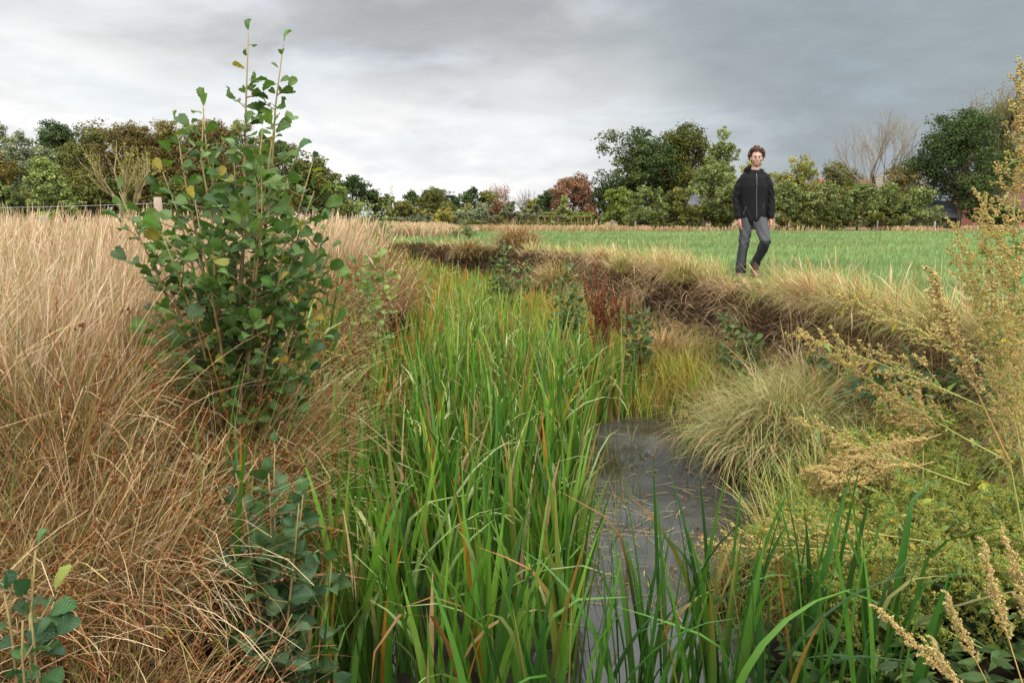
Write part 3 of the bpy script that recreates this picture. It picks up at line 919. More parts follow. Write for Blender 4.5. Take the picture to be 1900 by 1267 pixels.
rush_clump(-1.12, 1.85, 700, .46, .3, 'low collapsed rush clump at the dark foot of the slope', .25, -.4, .3, 140)
rush_clump(-1.62, 1.75, 800, .55, .28, 'tangled rush clump in the bottom left corner', .3, -1.0, .2, 120)

# ------------------------------------------------------------------ leafy saplings
ALDER = PAL((82, 114, 54), (70, 100, 48), (96, 128, 60), (112, 140, 76), (92, 120, 50))


def sapling(name, label, cat, root_pt, tips, leaf, step, side_n, spread=None, group=None, pal=ALDER, kind='alder', bark=(120, 92, 62), seed=1,
            bare=0.06, twig=.22, trunk_r=.011):
    """tips: list of world points for the main stems; side twigs with leaves come off every stem"""
    root = thing(name, label, cat, root_pt, group)
    B = Geo(); L = Geo()
    rp = np.asarray(root_pt, float)
    pos, axs, nrm, siz = [], [], [], []
    bc = S(*bark)
    def leaves_on(pts, s0, sc, stp):
        seglen = np.linalg.norm(np.diff(pts, axis=0), axis=1); cum = np.concatenate([[0], np.cumsum(seglen)])
        m = max(2, int(cum[-1] * (1 - s0) / stp))
        for j in range(m + 1):
            d_ = cum[-1] * (s0 + (1 - s0) * j / m)
            p_ = np.array([np.interp(d_, cum, pts[:, q]) for q in range(3)])
            tdir = unit(np.array([np.interp(min(d_ + .02, cum[-1]), cum, pts[:, q]) for q in range(3)]) -
                        np.array([np.interp(max(d_ - .02, 0), cum, pts[:, q]) for q in range(3)]))
            a_ = j * 2.4 + U(-.5, .5)
            o_ = np.array([math.cos(a_), math.sin(a_), 0.0])
            ax = unit(o_ * .9 + tdir * U(.2, .8) + np.array([0, 0, U(-.25, .35)]))
            if j == m: ax = unit(tdir + N_(0, .2, 3))
            pos.append(p_ + ax * .012); axs.append(ax)
            nrm.append(unit(np.array([0, -.25, 1.0]) + N_(0, .75, 3) - .25 * ax))
            siz.append(leaf * sc * U(.62, 1.12))
    for (tip, lo, width) in tips:
        tip = np.asarray(tip, float) - rp
        k = np.linspace(0, 1, 9)[:, None]
        wob = np.cumsum(N_(0, .012, (9, 3)), 0) * k * np.linalg.norm(tip)
        bow = np.array([tip[0], tip[1], 0]) * (k ** 1.5 - k) * .5
        pts = tip * k + bow + wob * .6
        h = np.linalg.norm(tip)
        tube(B, pts, np.linspace(trunk_r * h ** .7, .0022, 9), 7, bc, S(150, 130, 80))
        leaves_on(pts[5:], .25, .72, step * 1.2)
        ns = int(side_n * h)
        for j in range(ns):
            f = lo + (.92 - lo) * (j + U(0, .8)) / max(ns, 1)
            p0 = np.array([np.interp(f, k[:, 0], pts[:, q]) for q in range(3)])
            a_ = j * 2.4 + U(-.6, .6)
            ln = twig * width * (1.05 - f * .75) * U(.6, 1.25)
            dirv = unit(np.array([math.cos(a_), math.sin(a_), U(.15, .8)]))
            kk = np.linspace(0, 1, 6)[:, None]
            tp = p0 + dirv * ln * kk + np.array([0, 0, 1]) * (ln * .12 * kk ** 2) + np.cumsum(N_(0, .012, (6, 3)), 0) * ln
            tube(B, tp, np.linspace(.0038, .0014, 6), 5, bc * .9, S(130, 120, 70))
            leaves_on(tp, .22, 1.0, step)
    n = len(pos)
    c = pick(pal, n, None, .12)
    y = U(0, 1, n) < (.035 if kind == 'alder' else .0)
    c[y] = pick(PAL((176, 160, 70), (150, 150, 66)), y.sum())
    scatter(L, kind, np.array(pos), np.array(axs), np.array(nrm), np.array(siz), c, U(.5, 1.7, n))
    B.build('branches', M_STEM, root)
    L.build('leaves', M_LEAF, root)
    return root


def gz(x, y): return float(ground_z(np.array(x), np.array(y)))


# the big alder on the left bank: eight stems from one stool
reseed(21)
ax_, ay_ = -1.40, 3.62
root_pt = (ax_, ay_, gz(ax_, ay_) - .02)
stems = [(at(452, 66, 3.62), .36, .42), (at(533, 96, 3.72), .38, .42), (at(345, 235, 3.4), .28, 1.0), (at(392, 170, 3.95), .4, .85),
         (at(300, 330, 3.75), .3, .95), (at(560, 300, 3.85), .28, 1.05), (at(600, 400, 3.45), .3, .95), (at(500, 250, 3.3), .28, 1.05),
         (at(425, 260, 3.95), .28, 1.05), (at(305, 430, 3.35), .3, .9), (at(470, 330, 3.2), .25, 1.0), (at(545, 440, 3.3), .25, .9),
         (at(400, 380, 3.25), .22, 1.0), (at(225, 352, 3.5), .45, .6), (at(612, 470, 3.6), .3, .9), (at(285, 490, 3.6), .3, .9), (at(590, 350, 3.7), .35, .8), (at(548, 205, 3.5), .4, .8), (at(318, 212, 3.75), .45, .8)]
big_alder = sapling('alder_sapling', 'tall young alder with two bare-tipped leaders rising above the dry meadow', 'sapling', root_pt, stems,
        .083, .046, 8.5, None, group='young alders along the ditch', trunk_r=.0105, twig=.41)

reseed(22)
small = [
    (945, 540, 452, 12.6, .95, 'young dark alder standing on the right bank above the reed bend', 6),
    (1050, 568, 488, 10.2, .65, 'narrow bluish-green alder shoot left of the rusty dock stalk', 4),
    (1182, 640, 570, 8.6, .6, 'low alder shoot in the dark notch of the bank below the turf', 4),
    (1376, 650, 585, 7.6, .6, 'glossy green alder shoot under the bank below the walking man', 4),
    (868, 442, 404, 27, 1.3, 'bushy young alder beside the pasture corner at the ditch bend', 7),
    (845, 443, 424, 27, .7, 'knee-high alder seedling left of the bushy one at the ditch bend', 3),
    (700, 430, 350, 15, 1.6, 'light green alder sapling rising from the pale meadow', 6),
    (640, 520, 452, 6.8, .7, 'bright light-green alder shoot among the rusty rushes', 5),
]
for (px_, pb, pt, D, wd_, lab, ns) in small:
    b_ = at(px_, pb, D); b_[2] = min(b_[2], gz(b_[0], b_[1]) + .0) if D < 12 else gz(b_[0], b_[1])
    hgt = at(px_, pt, D)[2] - b_[2]
    tips = [(b_ + np.array([U(-.20, .20) * hgt * wd_, U(-.2, .2) * hgt, hgt * (1 if i == 0 else U(.45, .95))]), .08, 1.0) for i in range(ns + 3)]
    dark = PAL((84, 108, 54), (70, 94, 48), (98, 122, 62), (112, 134, 74)) * U(.8, 1.15)
    pal = dark if px_ not in (640, 700) else PAL((120, 146, 70), (104, 136, 66), (140, 160, 84))
    sapling('alder_shoot', lab, 'sapling', b_, tips, U(.070, .105), .034 if D < 20 else .06, 13.0, None, 'young alders along the ditch', pal=pal,
            twig=.26 if D < 20 else .34, trunk_r=.008)

# broad-leaved shoots close to the camera
def leafy_clump(px_, py, D, n, spread, leaf, label, pal, kind='ovate', h=.3, name='bramble_plant', cat='bramble', group='broad-leaved plants on the banks'):
    b_ = at(px_, py, D); b_[2] = gz(b_[0], b_[1])
    top = max(at(px_, py, D)[2] - b_[2], .1)
    tips = [(b_ + np.array([U(-1, 1) * spread, U(-1, 1) * spread * .7, top + U(-.6, 1) * h]), .3, 1.0) for _ in range(n)]
    return sapling(name, label, cat, b_, tips, leaf, .06, 6.0, None, group, pal=pal, kind=kind, bark=(110, 90, 60), trunk_r=.007, twig=.16)


GRN = PAL((78, 108, 66), (66, 96, 58), (94, 122, 82), (74, 104, 54))
leafy_clump(480, 905, 2.5, 6, .20, .085, 'bluish-green broad-leaved bramble between the rushes and the reeds', GRN, h=.10)
leafy_clump(535, 1010, 2.5, 5, .20, .075, 'lower broad-leaved bramble trailing down the slope toward the reeds', GRN, h=.15)
leafy_clump(18, 1130, 1.55, 5, .07, .062, 'dark alder shoot in the bottom left corner beneath the rushes', PAL((70, 104, 62), (58, 90, 56), (80, 116, 66)), kind='alder', h=.12,
            name='alder_shoot', cat='sapling', group='young alders along the ditch')
leafy_clump(1700, 690, 5.2, 8, .38, .10, 'dark broad-leaved bramble in the hollow under the right turf edge', GRN, h=.22)
leafy_clump(1590, 720, 5.6, 5, .3, .09, 'broad-leaved bramble at the foot of the bare soil, behind the yellow weeds', GRN, h=.2)
leafy_clump(1550, 655, 6.2, 4, .2, .08, 'sparse bramble shoot on the bare soil face of the cut bank', GRN, h=.15)
leafy_clump(1840, 680, 4.8, 5, .25, .09, 'bramble showing through the tall seeding weeds at the right frame edge', GRN, h=.2)
leafy_clump(690, 500, 8.0, 6, .4, .07, 'bright green bramble patch on the left bank between rusty rushes', PAL((150, 166, 84), (128, 152, 72)), h=.15)


# rusty dock stalks
def dock(px_, pb, pt, D, n, label):
    b_ = at(px_, pb, D); b_[2] = gz(b_[0], b_[1])
    top = at(px_, pt, D)[2] - b_[2]
    root = thing('dock_plant', label, 'dock', b_, 'rusty dock stalks')
    B = Geo(); H = Geo()
    pal = PAL((156, 92, 60), (132, 72, 48), (176, 112, 76), (112, 64, 44))
    def rod(p0, p1, r0, m, w_):
        k = np.linspace(0, 1, 6)[:, None]
        pts = p0 + (p1 - p0) * k + np.cumsum(N_(0, .006, (6, 3)), 0)
        tube(B, pts, np.linspace(r0, r0 * .5, 6), 5, S(132, 76, 52))
        f = U(.15, 1.0, m)
        whorls = np.clip(np.round(f * 9) / 9 + N_(0, .018, m), 0, 1)
        p_ = np.stack([np.interp(whorls, k[:, 0], pts[:, q]) for q in range(3)], 1)
        grains(H, p_ + N_(0, 1, (m, 3)) * (w_ * (1.15 - f * .7))[:, None], U(.004, .009, m), pick(pal, m, None, .2), 1.3)
    for i in range(n):
        tip = np.array([U(-.13, .13) + (i - n / 2) * .03, U(-.12, .12), top * U(.72, 1.0)])
        rod(np.zeros(3), tip, .0055, 170, .012)
        for q in range(5):
            f = U(.4, .85); p0 = tip * f
            rod(p0, p0 + np.array([U(-.09, .09), U(-.09, .09), U(.10, .24)]) * top, .003, 90, .010)
    B.build('stalks', M_STEM, root); H.build('seed_heads', M_SEED, root)


dock(1122, 612, 482, 9.0, 7, 'rust-brown dead dock stalks standing on the right bank')
dock(1108, 600, 520, 9.3, 2, 'thin rust-brown dock stalk leaning left beside the dense dock')
dock(1160, 590, 505, 9.5, 2, 'faint rusty dock stalk in the dry grass right of the dense dock')


# ------------------------------------------------------------------ goosefoot: seeding weeds on the right
def weed_parts(h, nb, blen, seeds, leaves, pal_seed, pal_leaf, pal_stem, angle=.75, grain=.0042, droop=.12, lsize=.045, start=.25, sub=2, stem_r=.0045, cl=.012):
    """a weed along +z of length h: returns three meshes' Geo"""
    B, L, H = Geo(), Geo(), Geo()
    k = np.linspace(0, 1, 12)[:, None]
    pts = np.concatenate([0 * k, 0 * k, k * h], 1) + np.array([1, .2, 0]) * (droop * h * k ** 2.2) + np.cumsum(N_(0, .004, (12, 3)), 0) * h * k
    sc_ = S(*pal_stem)
    tube(B, pts, np.linspace(stem_r, .0012, 12), 6, sc_, sc_ * 1.15)
    lp, la, ln_, ls = [], [], [], []
    def seedline(p, f0, wdt, dens):
        seg = np.linalg.norm(np.diff(p, axis=0), axis=1).sum()
        nn_ = int(seg / .0075 * dens)
        if nn_ < 1: return
        f = U(f0, 1, nn_)
        kk = np.linspace(0, 1, len(p))
        cell = max(1, int(seg / .013))
        ids = np.minimum((f * cell).astype(int), cell - 1)
        offs = unit(N_(0, 1, (cell, 3))) * wdt * .75; fr = (np.arange(cell) + U(.2, .8, cell)) / cell
        node = np.stack([np.interp(fr, kk, p[:, q]) for q in range(3)], 1) + offs
        node = node[ids]
        per = 4
        pos = np.repeat(node, per, 0) + N_(0, wdt * .48, (nn_ * per, 3))
        grains(H, pos, U(.55, 1.15, nn_ * per) * grain, pick(pal_seed, nn_ * per, None, .16), 1.25)
    def leafs(p, m, sz):
        for _ in range(m):
            f = U(.1, .95)
            q_ = np.array([np.interp(f, np.linspace(0, 1, len(p)), p[:, c]) for c in range(3)])
            a_ = U(0, 6.28)
            lp.append(q_); la.append(unit(np.array([math.cos(a_), math.sin(a_), U(-.5, .6)]))); ln_.append(unit(N_(0, .6, 3) + np.array([.3, 0, .7]))); ls.append(sz * U(.5, 1.25))
    for j in range(nb):
        f = start + (1 - start) * (j + U(0, .7)) / nb
        p0 = np.array([np.interp(f, k[:, 0], pts[:, q]) for q in range(3)])
        a_ = j * 2.4 + U(-.4, .4)
        le = blen * (1.12 - f) ** .7 * U(.6, 1.2)
        an = angle * U(.75, 1.25)
        d_ = np.array([math.cos(a_) * math.sin(an), math.sin(a_) * math.sin(an), math.cos(an)])
        kk = np.linspace(0, 1, 6)[:, None]
        bp = p0 + d_ * le * kk + np.array([0, 0, 1]) * le * .18 * kk ** 2 + np.cumsum(N_(0, .01, (6, 3)), 0) * le
        tube(B, bp, np.linspace(.0019, .0008, 6), 4, sc_)
        seedline(bp, .2, cl, seeds)
        if f < .7: leafs(bp, leaves, lsize * (1.1 - .6 * f))
        for q in range(sub):
            g = U(.25, .85)
            s0 = np.array([np.interp(g, kk[:, 0], bp[:, c]) for c in range(3)])
            d2 = unit(d_ + N_(0, .55, 3)); l2 = le * U(.2, .42)
            sp_ = s0 + d2 * l2 * kk
            tube(B, sp_, np.linspace(.0012, .0007, 6), 3, sc_)
            seedline(sp_, .1, cl * .8, seeds)
    seedline(pts[8:], 0, cl, seeds * 1.4)
    leafs(pts[2:], leaves * 4, lsize * 1.2)
    n = len(lp)
    if n: scatter(L, 'lance', np.array(lp), np.array(la), np.array(ln_), np.array(ls) * 1.7, pick(pal_leaf, n, None, .15), U(.4, 1.4, n))
    return B, L, H


SEED_GOLD = PAL((224, 196, 116), (208, 184, 104), (232, 208, 146), (204, 192, 106), (222, 184, 124))
SEED_TAN = PAL((226, 196, 132), (236, 212, 154), (210, 176, 110), (222, 200, 122))
SEED_GREEN = PAL((192, 194, 92), (168, 180, 80), (208, 192, 110), (152, 168, 72))
SEED_PLUME = PAL((226, 190, 122), (208, 186, 100), (234, 206, 144), (196, 190, 100), (228, 180, 116))
LEAF_W = PAL((130, 158, 80), (112, 144, 76), (150, 168, 84), (206, 184, 62), (144, 168, 100))


def weed_kind(name, cat, args):
    root = thing(name, 'x', cat, (0, 0, 0))
    B, L, H = weed_parts(*args[0], **args[1])
    B.build('stem', M_STEM, root)
    if L.n: L.build('leaves', M_LEAF, root)
    H.build('seed_heads', M_SEED, root)
    return root


KINDS = {
    'tall': (weed_kind, ('tall_goosefoot', 'weed', ((1.5, 48, .20, .75, 2, SEED_PLUME, LEAF_W, (176, 170, 96)), dict(angle=.62, start=.28, grain=.0038, cl=.0085, lsize=.032))), 1.5),
    'spire': (weed_kind, ('golden_spire_weed', 'weed', ((.9, 26, .15, 1.1, 0, SEED_TAN, LEAF_W, (200, 158, 92)), dict(angle=.42, start=.35, grain=.0052, droop=.06, sub=1, cl=.0085))), .9),
    'arch': (weed_kind, ('arching_goosefoot', 'weed', ((1.2, 30, .24, .55, 1, SEED_GOLD, LEAF_W, (184, 184, 100)), dict(angle=.7, start=.3, grain=.0055, droop=.10, cl=.009))), 1.2),
    'sprawl': (weed_kind, ('sprawling_goosefoot', 'weed', ((.75, 32, .24, .55, 3, SEED_GREEN, LEAF_W, (176, 182, 100)), dict(angle=.95, start=.08, grain=.0052, lsize=.036, droop=.15, cl=.012))), .75),
    'tan': (weed_kind, ('tan_seeding_weed', 'weed', ((.65, 34, .20, 1.2, 0, SEED_TAN, LEAF_W, (186, 146, 96)), dict(angle=.5, start=.1, grain=.0050, droop=.28, cl=.011))), .65),
}
PROTO = {}
reseed(23)


def put_weed(kind, base, tip, label, group, roll=None):
    base = Vector(base); v = Vector(tip) - base
    q = Vector((0, 0, 1)).rotation_difference(v.normalized())
    ln = KINDS[kind][2]
    s_ = v.length / ln
    M = Matrix.Translation(base) @ q.to_matrix().to_4x4() @ Matrix.Rotation(U(0, 6.28) if roll is None else roll, 4, 'Z') @ Matrix.Diagonal((s_, s_, s_, 1))
    if kind not in PROTO:
        f, a, _ = KINDS[kind]
        o = f(*a); PROTO[kind] = o
        o.matrix_world = M; o['label'] = label; o['group'] = group
        return o
    return dup(PROTO[kind], label, M, group)


gt = 'tall seeding goosefoot at the right frame edge'
talls = [((1905, 900), (1846, 138), 2.15, 'tallest golden goosefoot, its tip far above the dark oak at the right edge'),
         ((2010, 900), (1940, 190), 2.30, 'tall golden goosefoot cut off by the right frame edge, beside the tallest one'),
         ((1930, 960), (1785, 385), 2.05, 'golden goosefoot leaning left across the far hedge'),
         ((1910, 960), (1850, 390), 2.35, 'golden goosefoot right behind the one that leans left'),
         ((1990, 960), (1905, 330), 1.90, 'nearest golden goosefoot at the right edge, below the brick house'),
         ((1900, 1000), (1818, 560), 2.5, 'shorter goosefoot with olive heads before the green pasture'),
         ((1950, 1050), (1890, 560), 1.75, 'shorter goosefoot with pale heads at the right edge')]
for b_, t_, D, lab in talls:
    put_weed('tall', at(*b_, D), at(*t_, D + .1), lab, gt)
ga = 'arching goosefoot stems on the right bank'
arches = [((1900, 790), (1490, 600), 2.6, 2.75, 'long arching goosefoot stem whose tip reaches over the bare soil face'),
          ((1860, 850), (1530, 680), 2.7, 2.8, 'arching goosefoot stem just below the longest arching one'),
          ((1900, 720), (1560, 520), 3.0, 3.3, 'arching goosefoot stem with its tip before the yellow turf edge'),
          ((1930, 700), (1760, 520), 2.4, 2.6, 'arching goosefoot stem crossing the green pasture grass'),
          ((1800, 900), (1480, 790), 3.0, 3.1, 'low arching goosefoot stem beside the huge tussock'),
          ((1880, 640), (1740, 470), 2.2, 2.3, 'upright-bent goosefoot stem among the tall ones'),
          ((1760, 1010), (1420, 960), 3.0, 3.2, 'flat yellow goosefoot stem reaching out over the water'),
          ((1820, 1050), (1300, 985), 2.9, 3.05, 'longest flat goosefoot stem lying over the water edge')]
for b_, t_, D0, D1, lab in arches:
    put_weed('arch', at(*b_, D0), at(*t_, D1), lab, ga)
gs = 'golden seed spires in the right foreground'
spires = [((1870, 850), (1708, 515), 2.3, 2.2, 'thick golden-brown spire standing alone before the pasture'),
          ((1850, 1330), (1618, 1130), 1.30, 1.35, 'tan seed spire leaning left at the bottom edge'),
          ((1840, 1370), (1720, 1190), 1.25, 1.25, 'short tan seed spire beneath the leaning one at the bottom edge'),
          ((1905, 1290), (1812, 1010), 1.25, 1.3, 'pale seed spire rising in the bottom right corner'),
          ((1935, 1250), (1868, 985), 1.3, 1.32, 'pale seed spire nearest the bottom right frame corner'),
          ((1850, 1300), (1745, 1105), 1.5, 1.5, 'thin greenish seed spire between the tan and the pale ones')]
for b_, t_, D0, D1, lab in spires:
    put_weed('spire', at(*b_, D0), at(*t_, D1), lab, gs)
gp = 'sprawling goosefoot covering the right bank'
lab_p = 'yellow-green goosefoot plant in the sprawling tangle on the right bank'
for i in range(190):
    D = U(2.75, 4.75)
    u = U(0, 1)
    px_ = np.interp(D, [2.3, 3.0, 3.6, 4.2, 4.7], [1600, 1400, 1390, 1530, 1610]) + u ** .9 * 580
    py = np.interp(D, [2.3, 3.0, 3.6, 4.2, 4.7], [1150, 1030, 960, 860, 790]) + U(-40, 30) - (px_ - 1500) * .10
    t_ = at(px_, py, D)
    b_ = t_ + np.array([U(.15, .55), U(-.3, .3), -U(.12, .40)])
    put_weed('sprawl', b_, t_, lab_p, gp)
gq = 'tan seeding weeds drooping to the water'
lab_q = 'tan seeding weed drooping from the goosefoot mass toward the water'
for i in range(12):
    t_ = at(U(1470, 1620), U(850, 960), U(3.9, 4.4))
    b_ = t_ + np.array([U(.35, .6), U(-.1, .3), U(-.05, .22)])
    put_weed('tan', b_, t_, lab_q, gq)
lab_r = 'tan seeding weed in the pinkish patch on top of the goosefoot mass'
for i in range(7):
    t_ = at(U(1620, 1800), U(730, 800), U(4.3, 4.8))
    b_ = t_ + np.array([U(.1, .4), U(-.2, .2), -U(.2, .4)])
    put_weed('tan', b_, t_, lab_r, 'tan seeding weeds on the goosefoot mass')


def under_weeds():
    """low leaves and stems that fill the bank beneath the goosefoot"""
    L = Geo(); n = 1500
    D = U(3.1, 5.0, n); x = np.interp(D, [2, 3, 4, 5], [1.15, 1.25, 1.45, 2.2]) + U(0, 1, n) ** 1.3 * 2.0
    z0 = ground_z(x, D)
    top = np.interp(x - np.interp(D, [2, 3, 4, 5], [1.15, 1.25, 1.45, 2.2]), [0, .4, 2.0], [.14, .48, .62])
    p = np.stack([x, D, np.maximum(z0, WATER) + .02 + top * U(0, 1, n)], 1)
    a = U(0, 6.28, n)
    scatter(L, 'lance', p, np.stack([np.cos(a), np.sin(a), U(-.6, .5, n)], 1), N_(0, .5, (n, 3)) + np.array([0, 0, .8]), U(.04, .09, n),
            pick(PAL((136, 158, 72), (112, 140, 66), (160, 170, 80), (196, 180, 66)), n, [.35, .3, .25, .1]), U(.4, 1.4, n))
    m = 2600
    D = U(1.35, 3.1, m); x = .95 + U(0, 1, m) * 1.6
    p = np.stack([x, D, np.maximum(ground_z(x, D), WATER) + U(0, 1, m) ** 1.5 * .42], 1)
    a = U(0, 6.28, m)
    scatter(L, 'lance', p, np.stack([np.cos(a), np.sin(a), U(-.4, .7, m)], 1), N_(0, .6, (m, 3)) + np.array([0, 0, .7]), U(.05, .11, m),
            pick(PAL((84, 112, 58), (70, 96, 50), (104, 128, 62)), m), U(.4, 1.4, m))
    m = 3500
    D = U(3.1, 5.0, m); x = np.interp(D, [2, 3, 4, 5], [1.1, 1.25, 1.4, 2.1]) + U(0, 1, m) ** 1.2 * 2.0
    c = pick(PAL((150, 158, 80), (176, 166, 96), (120, 140, 64)), m)
    blades(L, np.stack([x, D, np.maximum(ground_z(x, D), WATER)], 1), U(0, 6.28, m), np.abs(N_(.5, .3, m)), U(.25, .65, m), U(.003, .006, m),
           np.abs(N_(.7, .4, m)), c, c, seg=5, face=U(-1, 1, m), prof='stem')
    tag(L.build('undergrowth', M_LEAF), 'dense low leaves and stems beneath the goosefoot on the right bank', 'undergrowth', kind='stuff')


under_weeds()

# ------------------------------------------------------------------ trees
P_ = {
    'dk': PAL((66, 84, 56), (78, 98, 62), (56, 74, 50), (92, 108, 66)),
    'dkolive': PAL((82, 92, 50), (104, 108, 56), (68, 82, 48), (120, 118, 60)),
    'olive': PAL((122, 124, 76), (106, 112, 66), (138, 136, 82), (94, 102, 60)),
    'ochre': PAL((150, 134, 78), (132, 122, 68), (164, 146, 88), (116, 112, 62)),
    'brown': PAL((140, 118, 74), (124, 112, 66), (152, 126, 80), (104, 100, 58)),
    'silver': PAL((142, 150, 130), (124, 136, 114), (160, 164, 146), (108, 122, 98)),
    'light': PAL((128, 144, 88), (146, 160, 100), (112, 130, 78), (158, 166, 110)),
    'willow': PAL((118, 132, 84), (138, 150, 98), (100, 116, 74), (160, 168, 116), (88, 104, 66)),
    'rust': PAL((158, 116, 92), (142, 100, 78), (170, 130, 106), (126, 92, 72)),
    'greyg': PAL((128, 134, 110), (112, 120, 96), (146, 148, 124), (100, 108, 84)),
    'yellow': PAL((164, 160, 84), (148, 148, 78), (176, 166, 92), (128, 134, 70)),
    'hedge': PAL((112, 130, 66), (98, 118, 58), (130, 144, 74)),
}


def tree(name, label, px_, top, wpx, D, pal, seed, group, cb=.12, shape='round', dens=1.0, lean=0.0, leafs=.11, trunkpx=None, lobes=None, gaps=.0, cat='tree', base=None):
    r = np.random.default_rng(seed)
    x = (px_ - 950) / FPX * D / 1.0
    z0 = gz(x, D) if base is None else base
    H = CAMZ + slope(top) * D - z0
    W = wpx / FPX * D
    root = thing(name, label, cat, (x, D, z0), group)
    T = Geo(); Lf = Geo()
    bark = S(96, 84, 68) if pal not in ('silver', 'light') else S(140, 134, 118)
    tr_ = max(.05, H * .022)
    cz0 = H * cb
    nl = lobes or int(np.clip(14 + W * H * .6, 14, 46))
    # crown lobes inside an envelope
    C_, Rr = [], []
    while len(C_) < nl:
        h = r.uniform(0, 1)
        if shape == 'round': env = math.sin(math.pi * min(.97, .20 + .74 * h)) ** .5
        elif shape == 'cone': env = (1 - h) ** .8 + .1
        elif shape == 'dome': env = math.cos(h * 1.35) ** .6
        else: env = .55 + .45 * math.sin(math.pi * h)
        a = r.uniform(0, 2 * math.pi); q = math.sqrt(r.uniform(0.02, 1))
        lr = r.uniform(.26, .42) * min(W * .5, (H - cz0) * .55) * (1.0 if shape != 'cone' else .8)
        cx = math.cos(a) * q * max(W * .5 * env - lr * .8, .02); cy = math.sin(a) * q * max(W * .42 * env - lr * .8, .02)
        cz = cz0 + lr * .5 + h * (H - cz0 - lr * 1.45)
        C_.append((cx + lean * h * W, cy, cz)); Rr.append(lr)
    C_ = np.array(C_); Rr = np.array(Rr)
    nleaf = int(np.clip(W * H * dens / (leafs ** 2) * 6.0, 4000, 34000))
    wts = Rr ** 2 / (Rr ** 2).sum()
    li = r.choice(nl, nleaf, p=wts)
    # every lobe is itself a bunch of small sprays
    ns = 11
    sd_ = unit(r.normal(0, 1, (nl, ns, 3)) + np.array([0, 0, .25]))
    sc_ = C_[:, None] + sd_ * (Rr[:, None, None] * r.uniform(.45, 1.02, (nl, ns, 1))) * np.array([1, 1, .88])
    sr_ = Rr[:, None] * r.uniform(.22, .46, (nl, ns))
    si = r.integers(0, ns, nleaf)
    d_ = unit(r.normal(0, 1, (nleaf, 3)))
    rad = r.uniform(.1, 1.0, nleaf) ** .5
    pos = sc_[li, si] + d_ * (sr_[li, si] * rad)[:, None] * np.array([1.15, 1.15, .8])
    stray = r.uniform(0, 1, nleaf) < .10
    pos[stray] += d_[stray] * (Rr[li[stray]] * r.uniform(.03, .28, stray.sum()))[:, None]
    d_ = unit(d_ + .8 * unit(pos - C_[li]))
    ok = pos[:, 2] > .03 * H
    pos, d_, li = pos[ok], d_[ok], li[ok]; nleaf = len(pos)
    pp = P_[pal]
    lobe_i = r.integers(0, len(pp), nl); lob_b = r.normal(1, .10, nl); leafs_ = leafs
    ci = np.where(r.uniform(0, 1, nleaf) < .4, lobe_i[li], r.integers(0, len(pp), nleaf))
    col = pp[ci] * (lob_b[li] * r.normal(1, .13, nleaf))[:, None]
    chips(Lf, pos, d_ * .9 + r.normal(0, .55, (nleaf, 3)) + np.array([0, 0, .35]), leafs * r.uniform(.4, .95, nleaf), np.clip(col, .004, .8), .6)
    # trunk and limbs
    th = cz0 + (H - cz0) * .75
    k = np.linspace(0, 1, 8)[:, None]
    tp = np.concatenate([lean * W * .6 * k ** 2 + np.cumsum(r.normal(0, .012, (8, 1)), 0) * H * .4, np.cumsum(r.normal(0, .01, (8, 1)), 0) * H * .4, k * th - .05], 1)
    tube(T, tp, np.linspace(tr_, tr_ * .25, 8), 8, bark)
    for j in range(nl):
        f = np.clip(C_[j, 2] / th * .62, .12, .95)
        p0 = np.array([np.interp(f, k[:, 0], tp[:, q]) for q in range(3)])
        kk = np.linspace(0, 1, 5)[:, None]
        lp = p0 + (C_[j] - p0) * kk + np.array([0, 0, -1]) * (kk * (1 - kk)) * .12 * H * .3
        tube(T, lp, np.linspace(tr_ * .38, tr_ * .08, 5), 5, bark * .95)
        for q in range(3):
            e = C_[j] + unit(r.normal(0, 1, 3) + np.array([0, 0, .5])) * Rr[j] * .9
            tube(T, np.stack([lp[3], .5 * (lp[3] + e) + r.normal(0, .05, 3), e]), [tr_ * .12, tr_ * .07, .012], 4, bark * .95)
    T.build('trunk', M_BARK, root)
    Lf.build('crown', M_CROWN, root)
    return root


